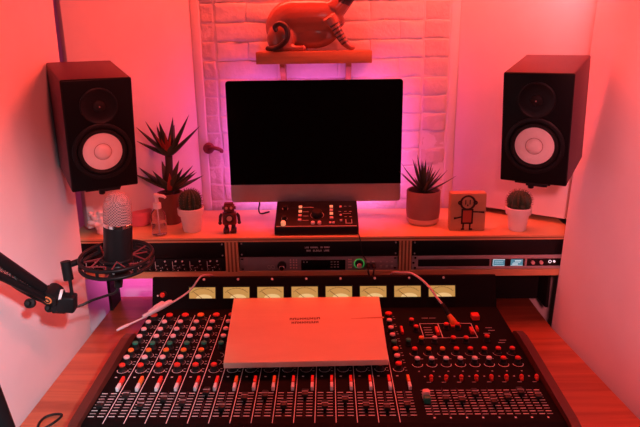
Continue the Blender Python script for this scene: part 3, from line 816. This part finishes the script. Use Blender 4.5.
# iron knob on the brick wall
o = (-.326, 1.70, 1.1625)
t = thing('wall_hook', 'small dark red iron hook on the brick wall left of the computer', 'hook', o)
MB().lathe([(.0155, -.008), (.0155, .004), (.012, .008), (0, .009)], 20, 'Y', (-.337, 1.700, 1.1635)).build('rose', 'hook_iron', t, org=o)
MB().tube(smooth([(-.335, 1.694, 1.1635), (-.322, 1.690, 1.166), (-.308, 1.690, 1.163), (-.300, 1.692, 1.158), (-.301, 1.694, 1.153)]), [.0055]*24+[.004], 10).build('hook_arm', 'hook_iron', t, org=o)

# ------------------------------------------------------------------ plants
def rosette(b, c, n, L, w, e0, e1, droop, seed, th=.35, lenj=.2):
    rnd = random.Random(seed)
    for i in range(n):
        u = i/(n-1); a = i*2.39996+rnd.uniform(-.2, .2); el = e0+(e1-e0)*u+rnd.uniform(-.1, .1)
        d = Vector((math.cos(a)*math.cos(el), math.sin(a)*math.cos(el), math.sin(el)))
        b.leaf(Vector(c)+d*.003+Vector((0, 0, .010*u)), d, L*(1+rnd.uniform(-lenj, lenj)), w, droop, th)
# aloe in the terracotta pot
o = (.252, 1.568, SH)
t = thing('potted_aloe', 'spiky aloe in a terracotta pot with pale base, right of the computer', 'plant', o)
MB().lathe([(.036, .013), (.0425, .016), (.0445, .03), (.0445, .088), (.043, .090), (.040, .088), (.0395, .076)], 44, cap=False).build('pot', 'terracotta', t)
tag(MB().lathe([(.030, 0), (.038, .001), (.0425, .006), (.0435, .014), (.043, .0165), (.036, .0165)], 44).build('pot_base', 'clay_pale', t), 'pale unglazed base band')
MB().lathe([(.0405, .0775), (.030, .080), (0, .083)], 32, cap=False).build('soil', 'soil', t)
b = MB(); rosette(b, (0, 0, .083), 26, .080, .013, .38, 1.5, .25, 11)
b.build('foliage', 'leaf_aloe', t, ang=60)
# tall agave, left
o = (-.426, 1.583, SH)
t = thing('potted_agave', 'tall dark spiky succulent with two leaf rosettes in a brown pot, left of the computer', 'plant', o)
MB().lathe([(.022, 0), (.0245, .002), (.033, .082), (.034, .086), (.030, .086), (.029, .078)], 36).build('pot', 'pot_brown', t)
MB().lathe([(.0295, .079), (.015, .081), (0, .083)], 28, cap=False).build('soil', 'soil', t)
MB().tube(smooth([(0, 0, .08), (-.004, 0, .11), (.003, 0, .15), (.006, -.002, .20)]), [.010]*18+[.012], 12).build('stem', 'stem_brown', t)
b = MB()
for d, L, w in (((-.9, -.1, .36), .085, .017), ((-1, 0, .70), .085, .017), ((.9, -.1, .50), .080, .018), ((1, .1, .85), .078, .016), ((-.55, -.5, .8), .06, .016), ((.5, -.6, .75), .06, .017), ((-.95, .4, .2), .09, .017), ((.75, -.4, .95), .070, .015), ((.95, .3, .30), .085, .017), ((-.4, .6, 1), .07, .015), ((.3, .7, .9), .07, .015), ((-.7, -.3, 1.0), .055, .014), ((.95, -.35, .62), .088, .016)):
    b.leaf((0, 0, .095+random.uniform(-.006, .012)), d, L*1.15, w*2.0, .10)
up = (.006, -.002, .190)
for d, L, w in (((-.9, -.1, .85), .098, .017), ((-1, 0, .42), .082, .016), ((-.55, -.2, 1), .095, .017), ((-.12, -.3, 1), .085, .016), ((.22, -.1, 1), .092, .016), ((.62, -.1, 1), .112, .018), ((1, 0, .82), .105, .017), ((.85, -.3, .62), .075, .017), ((.5, -.5, .7), .055, .016), ((-.5, -.6, .6), .055, .016), ((.1, .7, .9), .08, .016), ((-.5, .6, .8), .08, .015), ((.75, .5, .6), .08, .015), ((-.30, -.1, 1), .075, .016)):
    b.leaf(up, d, L*1.10, w*1.9, .04)
b.build('foliage', 'leaf_dark', t, ang=60)
b = MB()
for d, L in (((-.35, -.5, .9), .07), ((.08, -.5, .95), .072), ((-.12, -.55, .8), .06), ((.28, -.45, .9), .066)): b.leaf((up[0], up[1]-.006, up[2]), d, L, .013, .05)
b.leaf((.004, -.012, .096), (.15, -.4, .9), .055, .018, 0)
tag(b.build('young_leaves', 'leaf_red', t, ang=60), 'dark red young leaves in the heart')
# cacti in white pots
def cactus(label, loc, h, r, seed, s_):
    t = thing('potted_cactus', label, 'plant', loc, group='small cacti in white pots')
    MB().lathe([(.0215*s_, 0), (.0235*s_, .002), (.0285*s_, .046*s_), (.0335*s_, .0465*s_), (.0345*s_, .049*s_), (.0350*s_, .064*s_), (.0335*s_, .066*s_), (.031*s_, .064*s_), (.030*s_, .056*s_)], 40).build('pot', 'white_ceramic', t)
    MB().lathe([(.0305*s_, .057*s_), (.015, .061*s_), (0, .062*s_)], 28, cap=False).build('soil', 'soil', t)
    b = MB(); n = 13; rg = 14; zc = .060*s_+h*.42
    rings = []
    for i in range(rg+1):
        a = PI*i/rg; R = r*math.sin(a)
        rings.append([b.v((R*(1+.13*math.cos(n*2*PI*k/(n*6)))*math.cos(2*PI*k/(n*6)), R*(1+.13*math.cos(n*2*PI*k/(n*6)))*math.sin(2*PI*k/(n*6)), zc-h*.52*math.cos(a))) for k in range(n*6)])
    for A, B in zip(rings, rings[1:]):
        for k in range(n*6): b.f([A[k], A[(k+1) % (n*6)], B[(k+1) % (n*6)], B[k]])
    rnd = random.Random(seed)
    for i in range(7):                                   # offsets round the base
        a = i*.9+.3; b.sph((r*.78*math.cos(a), r*.78*math.sin(a), .064*s_+.006), .0085, 10, 8)
    b.build('cactus_body', 'cactus_green', t, ang=60)
    b = MB()
    for k in range(n):
        for i in range(2, rg-1):
            a = PI*(i+.2*(k % 2))/rg; th = 2*PI*k/n; R = r*1.12*math.sin(a)
            p = Vector((R*math.cos(th), R*math.sin(th), zc-h*.52*math.cos(a))); nn = (p-Vector((0, 0, zc))).normalized()
            for q in range(3):
                d = (nn+Vector((rnd.uniform(-.7, .7), rnd.uniform(-.7, .7), rnd.uniform(-.5, .7)))).normalized()
                b.tube([p, p+d*.0065], [.0005, .0001], 4)
    b.build('spines', 'spine', t)
cactus('small dark cactus in a white pot beside the clear pump bottle', (-.357, 1.512, SH), .056, .026, 1, .97)
cactus('small dark cactus in a white pot at the right end of the shelf', (.484, 1.497, SH), .050, .027, 2, .93)

# ------------------------------------------------------------------ small things on the shelf
o = (-.4345, 1.482, SH)
t = thing('pump_bottle', 'clear pump bottle with white pump beside the white cactus pot on the left', 'bottle', o)
MB().lathe([(.0150, 0), (.0180, .001), (.0190, .004), (.0190, .052), (.0170, .060), (.0095, .068), (.0085, .070), (.0085, .074)], 36).build('bottle', 'clear_plastic', t)
MB().lathe([(.0160, .0025), (.0175, .005), (.0175, .034), (0, .034)], 32).build('gel', 'gel', t)
pm = MB().lathe([(.0098, .070), (.0102, .0705), (.0102, .083), (.0085, .085), (.0045, .086), (.0040, .098), (.0065, .0985), (.0070, .106), (.0060, .1085), (0, .109)], 24)
pm.tube(smooth([(0, 0, .1035), (.010, -.004, .1045), (.021, -.008, .1035), (.0255, -.0095, .1000)]), [.0042]*12+[.0035]*7, 10)
pmo = pm.build('pump', 'white_plastic', t)
MB().cyl((0, 0, .006), (0, 0, .072), .0016).build('dip_tube', 'white_plastic', pmo)

o = (-.255, 1.497, SH)
t = thing('toy_robot', 'small dark red toy robot figure with a round chest dial left of the controller', 'figurine', o, (0, 0, .1))
MB().box((0, 0, .038), (.036, .022, .032), .004, 3).build('torso', 'robot_red', t)
hd = MB().box((0, 0, .0655), (.027, .020, .018), .003, 3).box((0, 0, .0765), (.023, .017, .006), .002).build('head', 'robot_red', t)
b = MB()
for x in (-.006, .006): b.lathe([(.0035, 0), (.0035, .002), (.002, .003), (0, .003)], 14, 'Y', (x, -.0098, .0675))
b.build('eye', 'dial_face', hd)
MB().cyl((-.0170, 0, .0655), (.0170, 0, .0655), .004).build('ear_bolt', 'robot_dark', hd)
MB().cyl((0, 0, .053), (0, 0, .058), .008).build('neck', 'robot_dark', t)
d = MB().lathe([(.0115, 0), (.0115, .003), (.0095, .0035), (.0085, .0018), (0, .0018)], 28, 'Y', (0, -.0105, .0400)).build('dial', 'robot_dark', t)
tag(MB().lathe([(.0085, .0017), (0, .0022)], 24, 'Y', (0, -.0105, .0400), cap=False).build('dial_glass', 'dial_face', d), 'pale round dial')
for s_ in (-1, 1):
    MB().tube([(s_*.0185, 0, .050), (s_*.0230, -.001, .044), (s_*.0245, -.004, .030)], [.0042, .0042, .0038], 10).sph((s_*.0245, -.005, .027), .0048, 10, 8).build('arm', 'robot_dark', t)
    MB().box((s_*.0095, -.003, .0065), (.0145, .024, .013), .003).cyl((s_*.009, 0, .010), (s_*.009, 0, .024), .0055).build('leg', 'robot_dark', t)

o = (.3545, 1.505, SH)
t = thing('painted_wood_block', 'square wood block painted with a dark stick figure beside the right cactus', 'ornament', o, (0, 0, 0))
MB().box((0, 0, .0495), (.0900, .030, .099), .003).build('block', 'block_wood', t)
b = MB(); y = -.0152
b.ring((-.002, y, .0745), .0175, .0026, (0, 1, 0), 36, 8)
for s_ in (-1, 1):
    b.ring((-.002+s_*.0195, y, .0745), .0035, .0022, (0, 1, 0), 16, 8)
    b.bx(-.002+s_*.0055-.0012, -.002+s_*.0055+.0012, y-.0006, y+.0010, .070, .082)
b.bx(-.0035, -.0005, y-.0006, y+.001, .0655, .0700)
b.bx(-.0170, -.0130, y-.0008, y+.001, .0205, .058).bx(.0090, .0130, y-.0008, y+.001, .0205, .058).bx(-.0170, .0130, y-.0008, y+.001, .0545, .0585).bx(-.0170, .0130, y-.0008, y+.001, .0185, .0225)
b.tube([(-.0155, y, .0375), (-.0280, y, .0345), (-.0355, y, .0335)], [.0020, .0020, .0030], 8).tube([(.0110, y, .051), (.026, y, .0500), (.0405, y, .0490)], [.0020, .0018, .0028], 8)
b.bx(-.0130, -.0090, y-.0008, y+.001, .0035, .020).bx(.0040, .0080, y-.0008, y+.001, .0035, .020).bx(-.0165, -.0080, y-.0008, y+.001, .0025, .0065).bx(.0040, .0125, y-.0008, y+.001, .0025, .0065)
tag(b.build('painted_figure', 'paint_dark', t), 'dark painted stick figure')
MB().bx(-.0135, .0095, -.01535, -.0145, .022, .055).build('painted_body', 'paint_redbrown', t)

o = (-.586, 1.497, SH)
t = thing('coral_ornament', 'white branching coral ornament behind the microphone at the left end of the shelf', 'ornament', o)
b = MB(); rnd = random.Random(4)
b.sph((0, 0, .022), .018, 14, 10, (1.1, .9, 1.1))
for i in range(26):
    a = i*2.4; el = rnd.uniform(-.1, 1.35)
    d = Vector((math.cos(a)*math.cos(el), math.sin(a)*math.cos(el)*.8, math.sin(el)))
    p = Vector((0, 0, .020)); e = p+d*rnd.uniform(.026, .044); e.z = max(e.z, .006)
    b.tube([p, p.lerp(e, .6), e], [.007, .0055, .0062], 8); b.sph(e, rnd.uniform(.0056, .0078), 10, 8)
b.lathe([(.014, 0), (.016, .002), (.012, .014), (0, .016)], 20)
me = remeshed(b, 'coral', .0022, 3); me.materials.append(MATS['coral_white'])
o_ = link('coral', me, t)

o = (-.514, 1.578, SH)
t = thing('round_tin', 'low round pink tin on the shelf between the microphone and the pump bottle', 'tin', o)
MB().lathe([(.030, 0), (.0325, .0015), (.033, .004), (.033, .026), (.032, .027)], 40).build('tin', 'dish_pink', t)
MB().lathe([(.0342, .024), (.0345, .025), (.0345, .035), (.033, .037), (0, .0375)], 40).build('lid', 'dish_pink', t)

# ------------------------------------------------------------------ microphone, shock mount, boom arm
mc = Vector((-.3735, 1.0, 0))
o = (mc.x, mc.y, 1.066)
t = thing('microphone', 'large black studio microphone with wire mesh head held in a round shock mount', 'microphone', o, (0, .095, 0))
MB().lathe([(.016, 1.066), (.0215, 1.068), (.0235, 1.074), (.0243, 1.082), (.0243, 1.158), (.0236, 1.1605)], 40, c=(mc.x, mc.y, 0)).build('body', 'black_satin', t, org=o)
MB().lathe([(.0236, 1.1598), (.0243, 1.1605), (.0243, 1.1655), (.0234, 1.1665)], 40, c=(mc.x, mc.y, 0), cap=False).build('collar', 'chrome', t, org=o)
g = MB().lathe([(.0234, 1.1655), (.0240, 1.168), (.0240, 1.190), (.0228, 1.201), (.0195, 1.210), (.0140, 1.2165), (.007, 1.2195), (0, 1.2205)], 44, c=(mc.x, mc.y, 0), cap=False).build('grille', 'wire_mesh', t, org=o)
MB().lathe([(.014, 1.164), (.0155, 1.166), (.0165, 1.190), (.012, 1.199), (0, 1.202)], 24, c=(mc.x, mc.y, 0)).build('capsule', 'mic_core', g, org=o)
MB().bx(mc.x-.002, mc.x+.002, mc.y-.0252, mc.y-.022, 1.079, 1.0885).bx(mc.x-.007, mc.x+.007, mc.y-.0252, mc.y-.021, 1.0885, 1.0915).build('badge', 'chrome', t, org=o)
MB().cyl((mc.x, mc.y, 1.068), (mc.x, mc.y-.002, 1.046), .0080, .0070).build('cable_plug', 'black_rubber', t, org=o)
MB().tube(smooth([(mc.x, mc.y-.002, 1.047), (mc.x-.004, mc.y-.004, 1.036), (mc.x-.022, 1.00, 1.026), (mc.x-.050, 1.005, 1.012), (-.445, .995, 1.003), (-.468, .975, 1.006), (-.485, .962, 1.020), (-.505, .93, 1.052), (-.52, .90, 1.088), (-.532, .82, 1.185), (-.552, .745, 1.275)]), .0024, 8).build('microphone_cable', 'cable_black', t, org=o)

o = (mc.x, mc.y, 1.083)
t = thing('shock_mount', 'round black shock mount with elastic cords holding the microphone', 'microphone mount', o)
nrm = Vector((0, -.10, 1)).normalized()
RG = .0615
def rp(a, R, z): return Vector((mc.x+R*math.cos(a), mc.y+R*math.sin(a)*.995, z+R*math.sin(a)*.10))
b = MB()
for z in (1.1045, 1.0915): b.tube([rp(2*PI*i/48, RG, z) for i in range(48)], .0034, 10, closed=True)
for i in range(6): b.cyl(rp(2*PI*i/6+.3, RG, 1.1045), rp(2*PI*i/6+.3, RG, 1.0915), .0028, seg=10)
b.build('outer_ring', 'black_satin', t, org=o)
b = MB()
for z in (1.0995, 1.09155): b.tube([Vector((mc.x+.0262*math.cos(2*PI*i/36), mc.y+.0262*math.sin(2*PI*i/36), z)) for i in range(36)], .0026, 8, closed=True)
for i in range(4): b.cyl((mc.x+.0262*math.cos(PI/2*i+.5), mc.y+.0262*math.sin(PI/2*i+.5), 1.1025), (mc.x+.0262*math.cos(PI/2*i+.5), mc.y+.0262*math.sin(PI/2*i+.5), 1.0930), .0022, seg=8)
b.build('inner_clamp', 'black_satin', t, org=o)
b = MB()
for i in range(8):
    a = 2*PI*i/8; z0, z1 = (1.1045, 1.0930) if i % 2 else (1.0915, 1.1025)
    b.tube([rp(a, RG, z0), (mc.x+.0270*math.cos(a+.35), mc.y+.0270*math.sin(a+.35), z1), rp(a+2*PI/8, RG, 1.1045 if z0 < 1.09 else 1.0915)], .0015, 6)
tag(b.build('elastic_cord', 'elastic_red', t, org=o), 'dark red elastic cord')
b = MB().cyl((-.4335, .997, 1.0975), (-.4525, .976, 1.0955), .0055)
b.build('arm_joint', 'black_satin', t, org=o)

def lin(a, b_, k): return Vector(a).lerp(Vector(b_), k)
E1, E2 = Vector((-.4895, .96, 1.0565)), Vector((-.5110, .88, 1.1440))       # far end and frame edge of the upper tube
F1, F2 = Vector((-.4840, .96, 1.0395)), Vector((-.5155, .88, 1.1175))
o = (-.475, .70, DESK)
t = thing('boom_arm', 'black sprung boom arm reaching in from the left edge to hold the microphone', 'boom arm', o)
elb = E2+(E2-E1)*2.0; elb2 = F2+(F2-F1)*2.0
MB().cyl(E1, elb, .0100).build('arm_tube', 'black_satin', t, org=o)
MB().cyl(F1, elb2, .0064).build('arm_tube', 'black_satin', t, org=o)
b = MB()
mid0, mid1 = (E1+F1)/2, (E2+F2)/2
n = 300
dirv = (mid1-mid0); u = dirv.normalized(); a1 = u.orthogonal().normalized(); a2 = u.cross(a1)
b.tube([mid0+dirv*(.32+2.2*i/n)+(a1*math.cos(i*.9)+a2*math.sin(i*.9))*.0036 for i in range(n)], .0009, 5)
b.build('spring', 'chrome', t, org=o)
J = Vector((-.4775, .962, 1.0475))
b = MB(); ax = Vector((-.2, -.95, -.25)).normalized()
b.cyl(J-ax*.014, J+ax*.014, .0155, seg=28)
b.tube([J, E1], [.013, .0115], 14).tube([J, F1], [.011, .009], 14)
b.build('elbow_joint', 'black_satin', t, org=o)
pd = MB().cyl(J+ax*.0138, J+ax*.0155, .0075, seg=22).build('joint_cap', 'tag_orange', t, org=o)
tag(pd, 'small orange emblem disc')
b = MB(); p = J+ax*.0156
b.ring(p+ax*.0003, .0042, .0011, ax, 20, 6)
b.build('emblem', 'black_matte', pd, org=o)
B1 = Vector((-.4560, .966, 1.0310))
MB().tube([J+Vector((.011, .002, -.003)), J+Vector((.0150, .003, -.0042))], [.0125, .0125], 20).build('joint_ring', 'white_plastic', t, org=o)
b = MB().at(B1, (0, .12, .1)); b.box((0, 0, 0), (.030, .026, .030), .004, 3).box((-.012, 0, -.010), (.024, .020, .016), .003); b.build('swivel_block', 'black_satin', t, org=o)
for k, (q, r) in enumerate(((Vector((-.510, .945, 1.0400)), .0085), (Vector((-.4850, .960, 1.0240)), .0075))):
    MB().at(q, (1.1, .5, 0)).lathe([(r*.7, -.010), (r, -.008), (r, .004), (r*.5, .006), (r*.4, .016), (0, .016)], 14).build('thumb_screw', 'black_rubber', t, org=o)
R0 = Vector((-.4470, .970, 1.040)); R1 = Vector((-.4500, .975, 1.1000))
MB().cyl(R0, R1, .0030).build('post', 'black_satin', t, org=o)
MB().cyl(lin(R0, R1, .52)+Vector((-.002, 0, 0)), R1+Vector((-.003, 0, .004)), .0085, seg=22).build('post_socket', 'black_satin', t, org=o)
foot = Vector((-.4230, .712, DESK)); top_ = Vector((-.5130, .715, elb.z))
MB().cyl(foot+Vector((0, 0, .03)), top_, .018).build('lower_arm', 'black_satin', t, org=o)
MB().lathe([(.032, DESK), (.034, DESK+.003), (.034, DESK+.018), (.024, DESK+.024), (.022, DESK+.06), (0, DESK+.06)], 28, c=(foot.x, foot.y, 0)).build('base', 'black_satin', t, org=o)
MB().cyl(Vector((elb.x-.022, elb.y, elb.z)), Vector((top_.x+.022, top_.y, top_.z)), .024, seg=24).build('elbow_joint', 'black_satin', t, org=o)
MB().cyl(elb2, elb, .008).build('elbow_link', 'black_satin', t, org=o)

# ------------------------------------------------------------------ loose cables
t = tag(bpy.data.objects.new('white_cable', None), 'white cable with thick jack adapters lying over the left end of the mixing console', 'cable')
COL.objects.link(t); o = (-.40, 1.21, .885); t.location = o
ctl_ = smooth([(-.4485, 1.168, .8765), (-.430, 1.188, .8775), (-.4230, 1.193, .879), (-.395, 1.222, .8830), (-.375, 1.243, .8865), (-.3545, 1.266, .8920), (-.330, 1.292, .901), (-.315, 1.300, .914), (-.305, 1.306, .9280), (-.298, 1.319, .9330), (-.292, 1.350, .9225), (-.288, 1.395, .902), (-.285, 1.412, .88), (-.285, 1.43, .82), (-.285, 1.45, .7435)], 5)
MB().tube(ctl_, .0021, 8).build('lead', 'cable_white', t, org=o)
def plug(p0, p1, r, name='jack_adapter'):
    p0, p1 = Vector(p0), Vector(p1)
    MB().tube([p0, lin(p0, p1, .03), lin(p0, p1, .35), lin(p0, p1, .4), lin(p0, p1, .92), p1], [r*.55, r*.7, r*.75, r, r*.95, r*.5], 14).build(name, 'cable_white', t, org=o)
plug((-.4520, 1.163, .8745), (-.4330, 1.184, .8775), .0034, 'jack_tip')
plug((-.4090, 1.209, .8830), (-.3570, 1.262, .8960), .0062)
plug((-.4020, 1.233, .8830), (-.3770, 1.268, .8900), .0058)

t = tag(bpy.data.objects.new('patch_cable', None), 'pinkish patch cable plugged into the right side of the mixing console', 'cable')
COL.objects.link(t); o = (.25, 1.23, .88); t.location = o
MB().tube(smooth([(.2470, 1.231, .8990), (.2370, 1.2480, .9080), (.2260, 1.270, .9200), (.2100, 1.295, .9300), (.1900, 1.322, .9340), (.172, 1.35, .9240), (.155, 1.397, .904), (.148, 1.415, .87), (.148, 1.44, .80), (.15, 1.46, .7432)]), .0026, 10).build('lead', 'cable_white', t, org=o)
p0, p1 = Vector((.2700, 1.2040, .8655)), Vector((.2470, 1.231, .8990))
MB().tube([lin(p0, p1, .42), lin(p0, p1, .5), lin(p0, p1, .95), p1], [.005, .0056, .005, .003], 14).build('plug_body', 'black_rubber', t, org=o)
tag(MB().tube([p0+Vector((.002, -.002, -.004)), lin(p0, p1, .10), lin(p0, p1, .44)], [.0085, .0075, .0048], 14).build('plug_boot', 'cap_orange', t, org=o), 'orange plug boot')
MB().bx(.262, .283, 1.192, 1.212, MZ, .8640, .001).build('socket_plate', 'cap_red', CON, org=O)

t = tag(bpy.data.objects.new('cable_loop', None), 'small loop of thin black cable on the desk beside the left wall', 'cable')
COL.objects.link(t); o = (-.556, 1.035, DESK); t.location = o
MB().tube(smooth([(-.530, .93, .7430), (-.5560, .985, .7425), (-.574, 1.020, .7425), (-.573, 1.046, .7430), (-.556, 1.055, .7445), (-.538, 1.048, .7470), (-.545, 1.022, .7470), (-.570, .990, .7440), (-.585, .94, .7425), (-.590, .85, .7425)]), .0026, 8).build('lead', 'cable_black', t, org=o)

# ------------------------------------------------------------------ from working units to metres
done = set()
for ob in bpy.data.objects:
    if ob.type == 'MESH' and ob.data.name not in done:
        done.add(ob.data.name); ob.data.transform(Matrix.Scale(K, 4))
    ob.location = ob.location*K
    if ob.parent is None: ob.location.z += DESK*(1-K)
def W2(p): return Vector((p[0]*K, p[1]*K, DESK+(p[2]-DESK)*K))

# ------------------------------------------------------------------ camera
cam = bpy.data.objects.new('camera', bpy.data.cameras.new('camera')); COL.objects.link(cam)
cam.data.sensor_width = 36; cam.data.lens = 610/640*36; cam.data.clip_start = .02
cam.location = W2((0, 0, 1.478))
cam.matrix_world = Matrix.Translation(W2((0, 0, 1.478))) @ Matrix.Rotation(math.radians(.85), 4, 'Z') @ Matrix.Rotation(math.radians(90-16.7), 4, 'X') @ Matrix.Rotation(math.radians(-.8), 4, 'Z')
sc.camera = cam

# ------------------------------------------------------------------ lamps
def area(name, p, to, size, power, col, sy=None, spread=PI):
    l = bpy.data.lights.new(name, 'AREA'); l.energy = power; l.color = col; l.size = size*K; l.spread = spread
    if sy: l.shape = 'RECTANGLE'; l.size_y = sy*K
    o = bpy.data.objects.new(name, l); COL.objects.link(o); o.location = W2(p)
    o.rotation_euler = (W2(to)-W2(p)).to_track_quat('-Z', 'Y').to_euler(); return o
area('red_ceiling_strip', (.10, 1.55, 1.88), (.06, 1.42, 0), 1.05, 25, (1, .056, .030), .06)
area('red_ceiling_lamp', (.0, .60, 2.35), (0, 1.0, .7), .45, 2.0, (1, .085, .06))
area('pink_corner_lamp', (.60, 1.36, 1.74), (.61, 1.54, 1.60), .08, 1.1, (1, .42, .50), None, 2.2)
LC = (.90, .13, .72)
area('led_strip_left', (-.235, 1.640, 1.18), (-.29, 1.72, 1.18), .05, .26, LC, .26)
area('led_strip_right', (.168, 1.640, 1.18), (.225, 1.72, 1.18), .05, .24, LC, .26)
area('led_strip_bottom', (-.034, 1.655, 1.055), (-.034, 1.72, 1.05), .40, .75, (.92, .22, .85), .04)
area('led_strip_top', (-.034, 1.645, 1.325), (-.034, 1.72, 1.36), .40, .28, LC, .04)
area('corner_gap_fill', (-.84, 1.56, 1.25), (-.70, 1.72, 1.25), .04, .35, (1, .06, .30), .9)  # added crimson fill for the dark gap behind the left panel, no strip there
area('led_strip_desk', (-.56, 1.66, .78), (-.56, 1.72, .70), .30, .40, (1, .10, .5), .03)
def spot(name, p, to, power, col, ang, blend, rad):
    l = bpy.data.lights.new(name, 'SPOT'); l.energy = power; l.color = col; l.spot_size = math.radians(ang); l.spot_blend = blend; l.shadow_soft_size = rad*K
    o = bpy.data.objects.new(name, l); COL.objects.link(o); o.location = W2(p)
    o.rotation_euler = (W2(to)-W2(p)).to_track_quat('-Z', 'Y').to_euler(); return o
area('window_daylight', (.45, -1.1, 1.75), (0, 1.2, .95), .5, 1.5, (.92, .94, 1))
spot('left_wall_cool_fill', (.40, -.58, 1.95), (-.62, .76, .96), 300, (.74, .88, 1), 32, 1, .03)  # added cool spot, cone kept to the lower left panel; no lamp modelled
spot('left_wall_red_fill', (.40, -.15, 2.15), (-.62, 1.02, 1.36), 175, (1, .10, .085), 42, 1, .08)  # added red fill for the upper left panel, cone kept off the desk
spot('right_wall_fill', (-.05, -.50, 1.75), (.70, .80, 1.26), 420, (1, .18, .21), 36, 1, .06)  # added pinkish fill that lifts the right panel, unseen source
w = bpy.data.worlds.new('world'); sc.world = w; w.use_nodes = True
w.node_tree.nodes['Background'].inputs['Color'].default_value = (1, .25, .22, 1)
w.node_tree.nodes['Background'].inputs['Strength'].default_value = .015
vs = sc.view_settings; sc.display_settings.display_device = 'sRGB'
vs.view_transform = 'Standard'; vs.look = 'None'; vs.exposure = -.22; vs.gamma = 1; vs.use_curve_mapping = False
